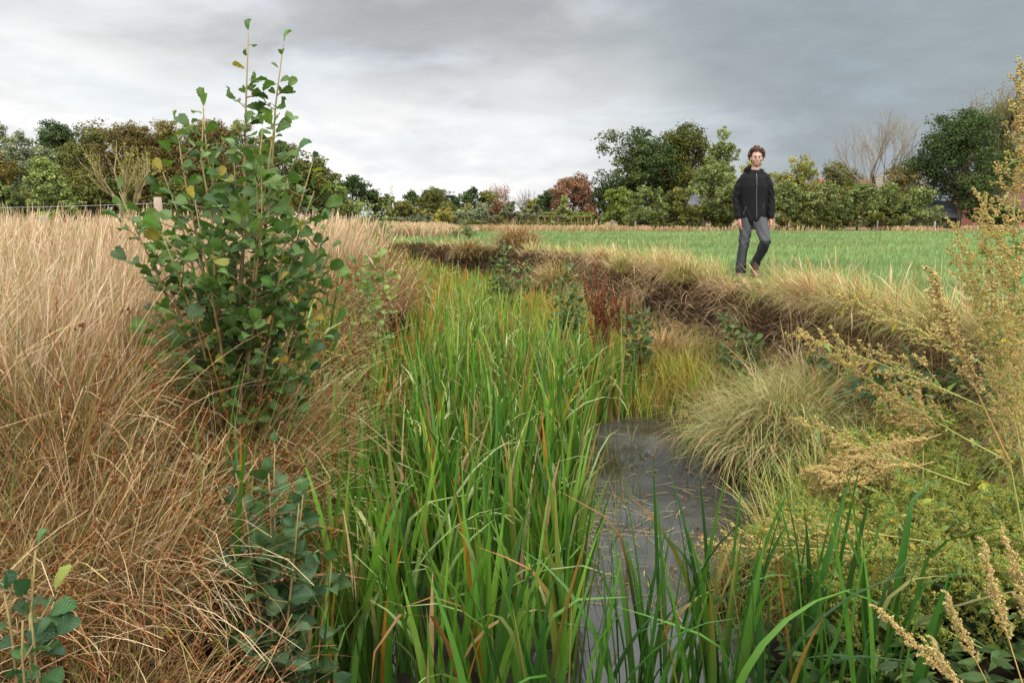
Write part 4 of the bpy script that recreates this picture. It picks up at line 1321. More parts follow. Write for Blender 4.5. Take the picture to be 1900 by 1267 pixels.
def bare_tree(name, label, px_, top, wpx, D, seed, group, col=(150, 130, 104), leaf=None, lw=.013, depth=6, spread=.55, start=None, cat='tree', fan=1.0):
    r = np.random.default_rng(seed)
    x = (px_ - 950) / FPX * D
    z0 = gz(x, D); H = CAMZ + slope(top) * D - z0; W = wpx / FPX * D
    root = thing(name, label, cat, (x, D, z0), group)
    T = Geo(); T2 = Geo(); tips = []
    c = S(*col)
    def grow(p, d, ln, rad, lev):
        k = np.linspace(0, 1, 5)[:, None]
        e = unit(d + r.normal(0, .12, 3) + np.array([0, 0, .10]))
        pts = p + d * ln * k + (e - d) * ln * k ** 2 * .6
        r1 = max(rad * .66, lw * .45)
        tube(T if lev < 2 else T2, pts, np.linspace(rad, r1, 5), 6 if lev < 2 else 3, c * (.8 if lev < 3 else 1.05))
        if lev >= depth: tips.append(pts[-1]); tips.append(pts[2]); return
        nb = 3 if lev < 4 else int(r.integers(2, 4))
        for j in range(nb):
            f = (1.0 if j == 0 else r.uniform(.45, .95))
            q = np.array([np.interp(f, k[:, 0], pts[:, a]) for a in range(3)])
            nd = unit(e + unit(r.normal(0, 1, 3)) * spread * (.5 if j == 0 else 1.1) + np.array([0, 0, .12]))
            nd[2] = max(nd[2], -.05)
            grow(q, nd, ln * r.uniform(.66, .84), r1 * (.9 if j == 0 else .68), lev + 1)
    f0 = H * .12 if start is None else start * H
    tube(T, np.array([[0, 0, -.1], [0.02, 0, f0 * .5], [0, .02, f0 * 1.02]]), [H * .026, H * .022, H * .020], 8, c * .75)
    for j in range(5):
        a = j * 1.257 + r.uniform(-.3, .3)
        d = unit(np.array([math.cos(a) * .62 * fan * (W / H), math.sin(a) * .45 * fan, .85]))
        grow(np.array([0, 0, f0]), d, H * .27, H * .019, 1)
    # fit the crown to the height and width seen
    allv = np.concatenate(T2.v)
    hz = np.percentile(allv[:, 2], 99.7); sx = np.percentile(np.abs(allv[:, 0]), 99)
    f = np.array([W * .5 / sx, W * .5 / sx, H / hz])
    for g in (T, T2): g.v = [v * f for v in g.v]
    T.build('trunk', M_BARK, root)
    T2.build('twigs', M_BARK, root)
    if leaf is not None:
        Lf = Geo(); tp = np.array(tips) * f
        rep = np.repeat(tp, leaf[1], 0); n = len(rep)
        chips(Lf, rep + r.normal(0, leaf[2], (n, 3)), r.normal(0, 1, (n, 3)) + np.array([0, 0, .6]), .085 * r.uniform(.5, 1, n), pick(P_[leaf[0]], n), .6)
        Lf.build('crown', M_CROWN, root)
    return root


reseed(31)
gw = 'trees of the wood behind the dry meadow'
LW = [  # name, label, x, top, width, D, palette, cb, shape, dens, leaf
    ('wood_tree', 'dark tree at the left frame edge of the wood', 0, 222, 120, 52, 'dkolive', .1, 'round'),
    ('wood_tree', 'dark upright tree behind the two silvery willows', 128, 222, 100, 52, 'dk', .1, 'round'),
    ('wood_tree', 'green-ochre tree right of the silvery willows', 192, 224, 110, 50, 'olive', .1, 'round'),
    ('wood_tree', 'brownish ochre tree in the middle of the wood', 258, 218, 120, 49, 'brown', .1, 'round'),
    ('wood_tree', 'olive-brown tree of the wood left of the alder leaders', 322, 220, 110, 50, 'ochre', .1, 'round'),
    ('wood_tree', 'tree of the wood seen between the two alder leaders', 400, 216, 130, 50, 'brown', .1, 'round'),
    ('wood_tree', 'tree of the wood right behind the alder crown', 470, 226, 120, 51, 'olive', .1, 'round'),
    ('wood_tree', 'sloping last tree of the wood right of the alder', 535, 258, 100, 50, 'dkolive', .1, 'round'),
    ('wood_tree', 'dark gap-filling tree low between the ochre ones', 150, 262, 120, 55, 'dk', .05, 'round'),
    ('wood_tree', 'dark low tree behind the alder stems', 360, 270, 200, 55, 'dk', .05, 'round'),
    ('wood_shrub', 'ochre round shrub at the left frame edge before the wood', 12, 264, 95, 42, 'ochre', .05, 'dome'),
    ('silver_willow', 'silvery willow with grey-green drooping crown', 58, 246, 90, 44, 'silver', .08, 'round'),
    ('silver_willow', 'paler silvery willow beside the light green birch', 92, 252, 70, 45, 'silver', .08, 'round'),
    ('birch_tree', 'light green birch before the silvery willows', 100, 284, 110, 40, 'light', .06, 'cone'),
    ('wood_shrub', 'ochre-green shrub at the foot of the brown wood', 172, 316, 70, 43, 'olive', .04, 'dome'),
    ('wood_shrub', 'dark shrub under the brownish ochre tree', 232, 330, 110, 43, 'dkolive', .03, 'dome'),
    ('wood_shrub', 'dark shrub left of the alder leaves', 330, 330, 120, 43, 'dkolive', .03, 'dome'),
    ('wood_shrub', 'dark shrub low behind the alder', 440, 330, 140, 43, 'dk', .03, 'dome'),
    ('wood_shrub', 'low green shrub at the left frame edge under the ochre one', 20, 340, 110, 40, 'willow', .03, 'dome'),
]
P_ = {k: v * np.array((.92, .90, .86) if k in ('rust', 'brown') else (1.04, 1.0, .84) if k == 'ochre' else (1.10, 1.04, .84)) for k, v in P_.items()}
sd = 100
for (nm, lab, x_, tp_, w_, D_, pal_, cb_, shp) in LW:
    sd += 1
    tree(nm, lab, x_, tp_ - 4, w_ * 1.35, D_, pal_, sd, gw, cb=cb_, shape=shp, leafs=.10)
bare_tree('young_tree', 'thin yellowish young tree with few leaves before the brown wood', 247, 268, 110, 36, 5, gw, col=(150, 134, 92), leaf=('yellow', 1, .1), depth=4, lw=.012)
gm = 'trees and shrubs along the far side of the meadow'
MID = [
    ('alder_bush', 'large light green alder bush right of the big alder', 585, 286, 130, 21, 'dkolive', .05, 'dome', .085),
    ('alder_bush', 'spreading green alder bush below the sloping end of the wood', 625, 330, 120, 22, 'light', .05, 'dome', .085),
    ('oak_tree', 'dark round oak standing behind the alder bushes', 658, 322, 92, 60, 'dk', .1, 'round', .16),
    ('oak_tree', 'small olive oak right of the dark round oak', 712, 358, 70, 62, 'dkolive', .1, 'round', .16),
    ('pollard_willow', 'broad olive willow with a flat top at the far meadow', 752, 374, 95, 56, 'olive', .05, 'dome', .14),
    ('oak_tree', 'dark tree peeping over the flat-topped willow', 788, 350, 75, 72, 'dk', .1, 'round', .18),
    ('oak_tree', 'dark blue-green tree behind the tall olive birch', 815, 338, 65, 74, 'dk', .1, 'round', .18),
    ('birch_tree', 'tall olive birch in the middle of the horizon', 824, 350, 82, 60, 'olive', .06, 'round', .15),
    ('oak_tree', 'compact dark green tree right of the olive birch', 871, 349, 66, 62, 'dk', .1, 'round', .15),
    ('birch_tree', 'thin pale olive birch right of the compact dark tree', 905, 350, 44, 62, 'olive', .1, 'round', .15),
    ('willow_shrub', 'low blue-green shrub under the olive birch', 800, 396, 90, 52, 'greyg', .03, 'dome', .12),
    ('willow_shrub', 'yellowish shrub at the foot of the olive birch', 826, 386, 52, 51, 'yellow', .03, 'dome', .12),
    ('willow_shrub', 'silvery shrub before the compact dark tree', 858, 390, 60, 51, 'silver', .03, 'dome', .12),
    ('willow_shrub', 'silver-grey willow shrub left of the rust-brown bush', 896, 376, 58, 53, 'silver', .03, 'dome', .12),
    ('rusty_bush', 'small rust-brown bush on the horizon', 926, 372, 48, 56, 'rust', .05, 'dome', .14),
    ('willow_shrub', 'grey-green shrub right of the small rust-brown bush', 950, 376, 62, 52, 'greyg', .03, 'dome', .12),
    ('willow_shrub', 'grey-green shrub before the thin bare tree', 990, 380, 66, 52, 'greyg', .03, 'dome', .12),
    ('willow_shrub', 'low dark shrub at the meadow edge under the olive birch', 850, 404, 110, 48, 'dkolive', .02, 'dome', .12),
    ('willow_shrub', 'low dark shrub at the meadow edge left of the wire pen', 960, 402, 110, 49, 'dkolive', .02, 'dome', .12),
    ('willow_shrub', 'low grey shrub at the meadow edge beneath the pollard', 760, 402, 90, 50, 'greyg', .02, 'dome', .12),
    ('garden_tree', 'dark green tree left of the copper-coloured tree', 1020, 352, 54, 58, 'dk', .08, 'round', .14),
    ('garden_tree', 'yellow-green low tree behind the dark green one', 992, 370, 50, 66, 'yellow', .08, 'round', .15),
    ('copper_tree', 'copper-red tree standing before the great oak', 1064, 322, 82, 56, 'rust', .06, 'round', .13),
    ('garden_tree', 'slender light green birch before the copper-red tree', 1045, 362, 34, 50, 'light', .05, 'cone', .12),
    ('garden_tree', 'dark tree between the copper-red tree and the great oak', 1108, 340, 60, 60, 'dk', .05, 'round', .15),
]
for (nm, lab, x_, tp_, w_, D_, pal_, cb_, shp, lf) in MID:
    sd += 1
    tree(nm, lab, x_, tp_ - 3, w_ * 1.4, D_, pal_, sd, gm, cb=cb_, shape=shp, leafs=lf * .8, cat='tree' if 'tree' in nm else 'shrub')
bare_tree('bare_tree', 'thin grey bare tree on the horizon', 975, 352, 50, 66, 7, gm, col=(150, 140, 132), depth=5, lw=.02)
bare_tree('bare_tree', 'pinkish-brown half-bare tree behind the thin birch', 926, 344, 60, 68, 8, gm, col=(160, 128, 110), leaf=('rust', 1, .2), depth=5, lw=.02)
gr_ = 'trees and shrubs behind the pasture'
RT = [
    ('oak_tree', 'great dark green oak, left half of the big pair', 1178, 230, 182, 58, 'dk', .16, 'round', .15, 1.0),
    ('oak_tree', 'great olive oak, right half of the big pair', 1262, 226, 140, 57, 'dkolive', .14, 'round', .15, 1.0),
    ('poplar_tree', 'light green wind-blown poplar right of the great oaks', 1326, 236, 74, 53, 'willow', .1, 'tall', .13, .8),
    ('garden_tree', 'olive tree behind the man, left of his head', 1380, 300, 70, 58, 'yellow', .1, 'round', .14, .9),
    ('garden_tree', 'yellow-green tree right of the man with pointed twigs', 1468, 286, 100, 56, 'yellow', .08, 'round', .14, .9),
    ('garden_tree', 'olive tree between the yellow-green one and the bare tree', 1535, 296, 80, 62, 'olive', .08, 'round', .15, .9),
    ('garden_tree', 'low olive tree behind the shrub row, before the tiled roof', 1555, 312, 100, 66, 'dkolive', .08, 'round', .15, .9),
    ('garden_tree', 'orange-ochre tree between the bare tree and the dark oak', 1655, 300, 80, 62, 'ochre', .08, 'round', .15, .9),
    ('oak_tree', 'huge dark oak with forked trunk at the end of the pasture', 1768, 196, 176, 52, 'dk', .15, 'round', .13, 1.3),
    ('oak_tree', 'thin greenish tree behind the huge dark oak', 1835, 178, 120, 62, 'olive', .25, 'round', .15, .42),
    ('laurel_bush', 'light green rounded laurel mound left of the shrub row', 1146, 348, 92, 48, 'hedge', .02, 'dome', .13, 1.3),
    ('willow_shrub', 'round olive willow with a bare foot, first of the shrub row', 1194, 342, 98, 45, 'willow', .10, 'dome', .11, 1.1),
    ('willow_shrub', 'second willow of the shrub row, before the grey roof', 1256, 348, 80, 45, 'olive', .05, 'dome', .11, 1.1),
    ('willow_shrub', 'tall willow of the shrub row left of the man', 1316, 300, 84, 45, 'willow', .04, 'tall', .11, 1.1),
    ('willow_shrub', 'darker bush low beside the man', 1352, 350, 80, 44, 'dkolive', .03, 'dome', .11, 1.1),
    ('willow_shrub', 'willow bush behind the man', 1400, 335, 80, 46, 'willow', .03, 'dome', .11, 1.1),
    ('willow_shrub', 'willow bush just right of the man', 1455, 330, 76, 46, 'willow', .03, 'dome', .11, 1.1),
    ('willow_shrub', 'wide dark-footed willow bush in the shrub row', 1520, 330, 92, 46, 'willow', .03, 'dome', .11, 1.2),
    ('willow_shrub', 'willow bush in front of the tiled roof', 1582, 336, 86, 46, 'willow', .03, 'dome', .11, 1.2),
    ('willow_shrub', 'willow bush below the bare tree trunk', 1636, 338, 74, 46, 'willow', .03, 'dome', .11, 1.2),
    ('willow_shrub', 'last willow bush of the row, next to the dark shed', 1690, 342, 92, 45, 'willow', .03, 'dome', .11, 1.2),
    ('willow_shrub', 'low green bush filling the row under the great oaks', 1228, 376, 110, 44, 'dkolive', .02, 'dome', .11, 1.1),
    ('willow_shrub', 'low bush filling the row left of the man', 1300, 380, 90, 44, 'dkolive', .02, 'dome', .11, 1.1),
    ('willow_shrub', 'low bush filling the row right of the man', 1488, 372, 90, 45, 'dkolive', .02, 'dome', .11, 1.1),
    ('willow_shrub', 'low bush filling the row before the bare tree', 1610, 380, 110, 45, 'dkolive', .02, 'dome', .11, 1.1),
    ('garden_hedge', 'dark clipped hedge beneath the brick gable at the right edge', 1850, 374, 120, 50, 'dk', .0, 'box', .12, 2.0),
    ('garden_hedge', 'dark hedge running out of the right frame edge under the brick house', 1935, 370, 130, 50, 'dk', .0, 'box', .12, 2.0),
]
for (nm, lab, x_, tp_, w_, D_, pal_, cb_, shp, lf, dn) in RT:
    sd += 1
    tree(nm, lab, x_, tp_ - 3, w_ * (1.32 if 'shrub' in nm else 1.2), D_, pal_, sd, gr_, cb=cb_, shape=shp, leafs=lf * .85, dens=dn, cat='tree' if 'tree' in nm else 'shrub')
bare_tree('bare_tree', 'wide bare tree with fine twigs between the man and the dark oak', 1606, 212, 152, 54, 21, gr_, col=(146, 132, 114), depth=6, lw=.022, spread=.62, start=.22, fan=1.5)
bare_tree('bare_tree', 'tall bare-topped tree behind the huge dark oak at the right edge', 1835, 160, 150, 62, 23, gr_, col=(140, 124, 100), leaf=('olive', 1, .2), depth=6, lw=.018, spread=.45, start=.25)


def clipped_hedge():
    D = 54; x0 = (1000 - 950) / FPX * D; x1 = (1098 - 950) / FPX * D
    zt = CAMZ + slope(398) * D
    root = thing('clipped_hedge', 'long clipped yellow-green hedge before the copper-red tree', 'hedge', ((x0 + x1) / 2, D, 0), gr_)
    n = 9000
    p = np.stack([U(x0, x1, n) - (x0 + x1) / 2, U(-.5, .5, n), U(.1, zt, n)], 1)
    f = rng.integers(0, 3, n)
    p[f == 0, 2] = zt + N_(0, .05, (f == 0).sum()); p[f == 1, 1] = -.5 + N_(0, .06, (f == 1).sum())
    L = Geo()
    chips(L, p, N_(0, .7, (n, 3)) + np.array([0, -.4, .5]), U(.06, .12, n), pick(P_['hedge'], n))
    L.build('foliage', M_CROWN, root)
    T = Geo()
    for x in np.linspace(x0, x1, 8): tube(T, [[x - (x0 + x1) / 2, 0, -.1], [x - (x0 + x1) / 2 + .05, 0, zt * .8]], [.05, .02], 5, S(90, 76, 60))
    T.build('trunk', M_BARK, root)


clipped_hedge()

# ------------------------------------------------------------------ buildings behind the trees
M_BRICK = material('brick', .85, 0, .2, noise=.15, nscale=3)
t = M_BRICK.node_tree; n = NT(t)
bt = n.new('ShaderNodeTexBrick'); tcb = n.new('ShaderNodeTexCoord'); t.links.new(tcb.outputs['Object'], bt.inputs['Vector'])
mp = n.new('ShaderNodeMapping'); mp.inputs['Rotation'].default_value = (R(90), 0, 0)
t.links.new(tcb.outputs['Object'], mp.inputs['Vector']); t.links.new(mp.outputs[0], bt.inputs['Vector'])
bt.inputs['Scale'].default_value = 4.5
bt.inputs['Color1'].default_value = (*S(176, 112, 88), 1); bt.inputs['Color2'].default_value = (*S(156, 94, 74), 1); bt.inputs['Mortar'].default_value = (*S(170, 150, 136), 1)
t.links.new(bt.outputs['Color'], t.nodes['Principled BSDF'].inputs['Base Color'])
M_TILE = material('roof_tile', .8, 0, .2, noise=.35, nscale=6, bump=.6)
M_PANE = material('window_pane', .1, 0, .6, noise=.05, col=(.05, .06, .07))
M_PAINT = material('painted_frame', .5, 0, .4, noise=.05, col=(.7, .7, .68))


def house(name, label, px0, px1, D, eave, ridge, roofcol, rz, depth, wall_mat=None, wallcol=None, chimney=None, window=None, side=None):
    """gabled building: ridge runs along its own x, seen at a slant"""
    x0 = (px0 - 950) / FPX * D; x1 = (px1 - 950) / FPX * D
    Lx = (x1 - x0)
    he = CAMZ + slope(eave) * D; hr = CAMZ + slope(ridge) * D
    root = thing(name, label, 'house' if 'house' in name else 'shed', ((x0 + x1) / 2, D + depth / 2, 0), 'buildings behind the trees', rz)
    Wm = Geo()
    h = Lx / 2; d = depth / 2
    v = [(-h, -d, -.1), (h, -d, -.1), (h, d, -.1), (-h, d, -.1), (-h, -d, he), (h, -d, he), (h, d, he), (-h, d, he), (-h, 0, hr - .03), (h, 0, hr - .03)]
    for f in ([0, 1, 5, 4], [2, 3, 7, 6]): Wm.add([v[q] for q in f], quads=[[0, 1, 2, 3]], col=wallcol if wallcol is not None else S(170, 110, 86))
    for f in ([1, 2, 6, 9, 5], [3, 0, 4, 8, 7]):
        Wm.add([v[q] for q in f], tris=[[0, 1, 2], [0, 2, 3], [0, 3, 4]], col=wallcol if wallcol is not None else S(170, 110, 86))
    Wm.build('wall', wall_mat or M_BRICK, root, smooth=False)
    Rf = Geo(); o = .25
    sl = (hr - he) / d
    for sg in (-1, 1):
        nrow = 14
        for q in range(nrow):
            a, b2 = q / nrow, (q + 1) / nrow
            ya, yb = sg * (d + o) * (1 - a), sg * (d + o) * (1 - b2)
            za, zb = he - o * sl + (hr - he + o * sl) * a + .06, he - o * sl + (hr - he + o * sl) * b2 + .02
            P4 = [(-h - o, ya, za), (h + o, ya, za), (h + o, yb, zb), (-h - o, yb, zb)]
            low = [(x, y, z - .05) for x, y, z in P4]
            Rf.add(P4 + low, quads=[[0, 1, 2, 3], [0, 1, 5, 4], [4, 5, 6, 7], [1, 2, 6, 5], [3, 0, 4, 7]], col=np.clip(S(*roofcol) * U(.85, 1.1), 0, 1))
    ro = Rf.build('roof', M_TILE, root, smooth=False)
    if chimney is not None:
        K = Geo(); box(K, (h * chimney, 0, hr + .3), (.55, .45, .9), S(150, 96, 76)); box(K, (h * chimney, 0, hr + .78), (.65, .55, .08), S(130, 120, 110))
        K.build('chimney', M_BRICK, ro, smooth=False)
    for (fx, fz, ww, wh) in window or ():
        fr = Geo(); x = fx * h
        for (cx, cz, sx_, sz_) in ((0, wh / 2, ww + .1, .07), (0, -wh / 2, ww + .1, .07), (-ww / 2, 0, .07, wh - .07), (ww / 2, 0, .07, wh - .07), (0, 0, .05, wh - .07)):
            box(fr, (x + cx, -d - .03, fz + cz), (sx_, .06, sz_), S(220, 220, 214))
        w_ = fr.build('window', M_PAINT, root, smooth=False)
        g = Geo(); box(g, (x, -d - .012, fz), (ww - .07, .02, wh - .07), (.05, .06, .07)); g.build('pane', M_PANE, w_, smooth=False)
    return root


house('brick_house', 'red brick house half hidden behind the tall weeds at the right edge', 1815, 1960, 68, 384, 318, (110, 76, 62), R(-12), 6.0, chimney=.4)
house('brick_house', 'house with reddish tiled roof behind the willow bushes', 1528, 1650, 72, 372, 328, (140, 96, 82), R(8), 6.0)
house('brick_house', 'house with grey-brown roof between the bare tree and the dark oak', 1640, 1720, 62, 388, 322, (132, 122, 108), R(-6), 5.0)
house('garden_shed', 'low dark shed with grey slate roof left of the oak trunk', 1712, 1765, 52, 400, 372, (104, 104, 108), R(4), 3.0, wall_mat=M_WOOD, wallcol=S(70, 60, 52))
house('garden_shed', 'shed with pale grey roof glimpsed between the willows under the great oaks', 1255, 1305, 54, 380, 360, (150, 150, 158), R(0), 3.0, wall_mat=M_WOOD, wallcol=S(110, 100, 90))


# ------------------------------------------------------------------ fence posts, wire, pen
def post(px_, base_D, top_px, wd, label, group='fence posts round the pasture', col=(128, 118, 106), wires=0):
    x = (px_ - 950) / FPX * base_D
    z0 = gz(x, base_D)
    h = CAMZ + slope(top_px) * base_D - z0
    G = Geo()
    k = 7
    zs = np.linspace(-.12, h, k)
    pts = np.stack([np.full(k, 0) + np.cumsum(N_(0, .002, k)), np.zeros(k), zs], 1)
    rr = wd / 2 * (1 + N_(0, .05, k)); rr[-1] *= .8
    tube(G, pts, rr, 9, S(*col))
    o = G.build('fence_post', M_WOOD); o.location = (x, base_D, z0)
    tag(o, label, 'fence post', group)
    return np.array([x, base_D, z0 + h])


tops = []
tops.append(post(306, 7.6, 366, .095, 'weathered grey fence post behind the left side of the alder', col=(170, 150, 132)))
post(93, 8.4, 398, .07, 'thin grey fence post sunk in the dry meadow at the left', col=(150, 138, 120))
post(1133, 43, 408, .16, 'stout grey post in the pale grass at the far pasture edge, right of the pen')
post(1176, 43.5, 411, .12, 'post under the round olive willow')
post(1620, 43.5, 410, .10, 'thin post before the willow bush under the bare tree')
post(1725, 43.5, 411, .13, 'leaning pale post beside the dark shed', col=(160, 150, 134))


def wire(p0, p1, sag, rad, label, group='fence wires'):
    G = Geo(); k = np.linspace(0, 1, 16)[:, None]
    pts = np.asarray(p0) * (1 - k) + np.asarray(p1) * k - np.array([0, 0, 1]) * sag * 4 * k * (1 - k)
    tube(G, pts, rad, 5, (.3, .3, .3))
    tag(G.build('fence_wire', M_METAL), label, 'fence wire', group)


tp = tops[0]
wire((-8.5, 8.6, 1.0), tp + np.array([0, -.05, -.06]), .05, .0017, 'top fence wire running left from the grey post across the meadow')
wire((-8.5, 8.6, .62), tp + np.array([0, -.05, -.42]), .04, .0015, 'lower fence wire in the dry grass left of the grey post')
wire(tp + np.array([0, -.05, -.06]), (-2.3, 20, CAMZ + slope(405) * 20), .06, .0020, 'fence wire running from the grey post behind the alder to the far post')


def wire_pen():
    D = 50; x0 = (998 - 950) / FPX * D; x1 = (1095 - 950) / FPX * D
    root = thing('wire_pen', 'thin wooden-framed wire pen before the clipped hedge', 'pen', ((x0 + x1) / 2, D, 0))
    c = S(150, 120, 90); h = CAMZ + slope(402) * D
    w2 = (x1 - x0) / 2
    for x in np.linspace(-w2, w2, 9):
        g = Geo(); box(g, (x, 0, h / 2), (.06, .06, h), c); g.build('post', M_WOOD, root, smooth=False)
    for z in (h + .03, h * .5):
        g = Geo(); box(g, (0, -.06, z), (2 * w2, .05, .05), c); g.build('rail', M_WOOD, root, smooth=False)


wire_pen()

# ------------------------------------------------------------------ the walking man
def limb(bm, pts, rx, ry=None, sides=14, frame='auto'):
    """closed tapered tube through pts with rounded ends; rx across, ry along depth (y)"""
    pts = [Vector(p) for p in pts]; k = len(pts)
    ry = ry or rx
    P, A, Bq = [], [], []
    def d_at(i):
        a = pts[max(i - 1, 0)]; b = pts[min(i + 1, k - 1)]
        return (b - a).normalized()
    rows = []
    d0, d1 = d_at(0), d_at(k - 1)
    for t_, f in ((-.92, .38), (-.6, .78)): rows.append((pts[0] + d0 * t_ * min(rx[0], ry[0]), rx[0] * f, ry[0] * f, d0))
    for i in range(k): rows.append((pts[i], rx[i], ry[i], d_at(i)))
    for t_, f in ((.6, .78), (.92, .38)): rows.append((pts[-1] + d1 * t_ * min(rx[-1], ry[-1]), rx[-1] * f, ry[-1] * f, d1))
    rings = []
    for p, a, b, d in rows:
        y = Vector((0, 1, 0)); y = (y - d * y.dot(d))
        if y.length < .2: y = Vector((0, 0, 1)); y = y - d * y.dot(d)
        y.normalize(); x = y.cross(d).normalized()
        rings.append([bm.verts.new(p + x * math.cos(q) * a + y * math.sin(q) * b) for q in np.linspace(0, 2 * math.pi, sides, endpoint=False)])
    for r0, r1 in zip(rings[:-1], rings[1:]):
        for j in range(sides): bm.faces.new((r0[j], r0[(j + 1) % sides], r1[(j + 1) % sides], r1[j]))
    bm.faces.new(rings[0][::-1]); bm.faces.new(rings[-1])


def ell(bm, c, r, rot=(0, 0, 0)):
    res = bmesh.ops.create_icosphere(bm, subdivisions=3, radius=1.0)
    from mathutils import Euler
    M = Matrix.Translation(c) @ Euler(rot).to_matrix().to_4x4() @ Matrix.Diagonal((*r, 1))
    bmesh.ops.transform(bm, matrix=M, verts=res['verts'])


def fuse(name, bm, voxel, smooth, mat, colour, parent=None, iters=2, fold=0.0):
    """melt overlapping closed pieces into one continuous skin"""
    bmesh.ops.recalc_face_normals(bm, faces=bm.faces)
    me = bpy.data.meshes.new(name); bm.to_mesh(me); bm.free()
    o = bpy.data.objects.new(name, me); C.objects.link(o)
    r = o.modifiers.new('r', 'REMESH'); r.mode = 'VOXEL'; r.voxel_size = voxel
    s = o.modifiers.new('s', 'SMOOTH'); s.factor = smooth; s.iterations = iters
    dg = bpy.context.evaluated_depsgraph_get(); dg.update()
    m2 = bpy.data.meshes.new_from_object(o.evaluated_get(dg))
    o.modifiers.clear(); o.data = m2; m2.name = name
    n = len(m2.vertices); co = np.zeros(n * 3, np.float32); m2.vertices.foreach_get('co', co); co = co.reshape(-1, 3).astype(float)
    if fold:
        nr = np.zeros(n * 3, np.float32); m2.vertices.foreach_get('normal', nr); nr = nr.reshape(-1, 3)
        co = co + nr * (fold(co))[:, None]
        m2.vertices.foreach_set('co', co.astype(np.float32).ravel())
    col = colour(co)
    a = m2.attributes.new('Col', 'FLOAT_COLOR', 'POINT')
    a.data.foreach_set('color', np.concatenate([col, np.ones((n, 1))], 1).astype(np.float32).ravel())
    m2.polygons.foreach_set('use_smooth', np.full(len(m2.polygons), True))
    m2.materials.clear(); m2.materials.append(mat)
    m2.update()
    if parent is not None: o.parent = parent
    return o


M_SKIN = material('skin', .5, 0, .4, noise=.06, nscale=40)
M_CLOTH = material('soft_shell_cloth', .8, 0, .15, noise=.12, nscale=60, bump=.15)
M_TROUSER = material('trouser_cloth', .8, 0, .2, noise=.18, nscale=35, bump=.2)
M_HAIR = material('hair', .55, 0, .3, noise=.3, nscale=90)
M_BOOT = material('boot_leather', .7, 0, .3, noise=.2, nscale=50)
M_RIM = material('spectacle_rim', .35, 0, .5, noise=.05, col=(.12, .09, .08))
M_ZIP = material('zip_metal', .4, 0, .5, noise=.1, col=(.10, .10, .105))
M_EYE = material('eye', .2, 0, .5, noise=.02)

MX, MY = 3.42, 10.72
MZ = gz(MX, MY) - .01
skin = S(210, 166, 146); skin_red = S(206, 130, 112)
hc = Vector((.030, -.015, 1.672))      # head centre
LA = [(-.165, .02, 1.385), (-.222, .04, 1.10), (-.172, -.03, .845)]    # arm on the left of the view
RA = [(.200, .02, 1.385), (.258, .05, 1.10), (.268, .0, .845)]
LL = [(-.055, .01, .84), (-.085, -.02, .475), (-.108, .03, .10)]
RL = [(.125, .01, .84), (.185, -.20, .50), (.085, -.02, .165)]

bm = bmesh.new()
# head
ell(bm, hc + Vector((0, .012, .020)), (.074, .093, .098))
ell(bm, hc + Vector((0, -.022, -.045)), (.060, .066, .072))
ell(bm, hc + Vector((0, -.052, -.090)), (.034, .034, .028))          # chin
ell(bm, hc + Vector((0, -.078, .022)), (.050, .016, .014))           # brow
limb(bm, [hc + Vector((0, -.088, .012)), hc + Vector((0, -.104, -.026))], [.009, .014])   # nose
ell(bm, hc + Vector((0, -.098, -.028)), (.018, .012, .010))
ell(bm, hc + Vector((0, -.082, -.058)), (.026, .012, .007)); ell(bm, hc + Vector((0, -.081, -.068)), (.022, .012, .007))
for s in (-1, 1):
    ell(bm, hc + Vector((s * .038, -.056, -.022)), (.028, .022, .026))  # cheek
    ell(bm, hc + Vector((s * .077, .012, -.012)), (.010, .020, .032), (0, 0, s * .3))
limb(bm, [(.018, .012, 1.46), (.026, .004, 1.60)], [.060, .054], [.062, .058])
# trunk, arms and legs under the clothes
limb(bm, [(.03, .01, .88), (.025, .01, 1.05), (.02, .01, 1.25), (.018, .015, 1.40)], [.130, .120, .140, .085], [.085, .080, .090, .070])
for a in (LA, RA): limb(bm, [Vector(a[0]) + Vector((0, 0, -.03)), a[1], a[2]], [.044, .038, .028])
    
limb(bm, [(LA[0][0] + .02, .02, 1.35), (RA[0][0] - .02, .02, 1.35)], [.045, .045])
for l in (LL, RL): limb(bm, [l[0], l[1], l[2]], [.078, .055, .038])
# hands: palm, four fingers of unequal length and a thumb, relaxed
def hand(wrist, sgn, lean):
    w = Vector(wrist); d = Vector((lean, -.10, -1)).normalized()
    xx = Vector((0, 1, 0)); yy = d.cross(xx).normalized()                # fingers spread along depth
    limb(bm, [w, w + d * .04, w + d * .095], [.026, .024, .020], [.030, .040, .040])
    for i, (ln, off) in enumerate(((.070, -.034), (.080, -.012), (.074, .011), (.058, .032))):
        b0 = w + d * .098 + xx * off
        m1 = b0 + d * ln * .5 + yy * (.010 * sgn); m2 = b0 + d * ln * .85 + yy * (.026 * sgn)
        limb(bm, [b0, m1, m2], [.0095, .0085, .0072], sides=8)
    t0 = w + d * .035 + xx * -.034
    limb(bm, [t0, t0 + d * .03 + xx * -.022 + yy * .006 * sgn, t0 + d * .062 + xx * -.026 + yy * .014 * sgn], [.012, .0105, .008], sides=8)
hand((-.165, -.035, .835), 1, .12); hand((.268, -.005, .835), -1, .04)


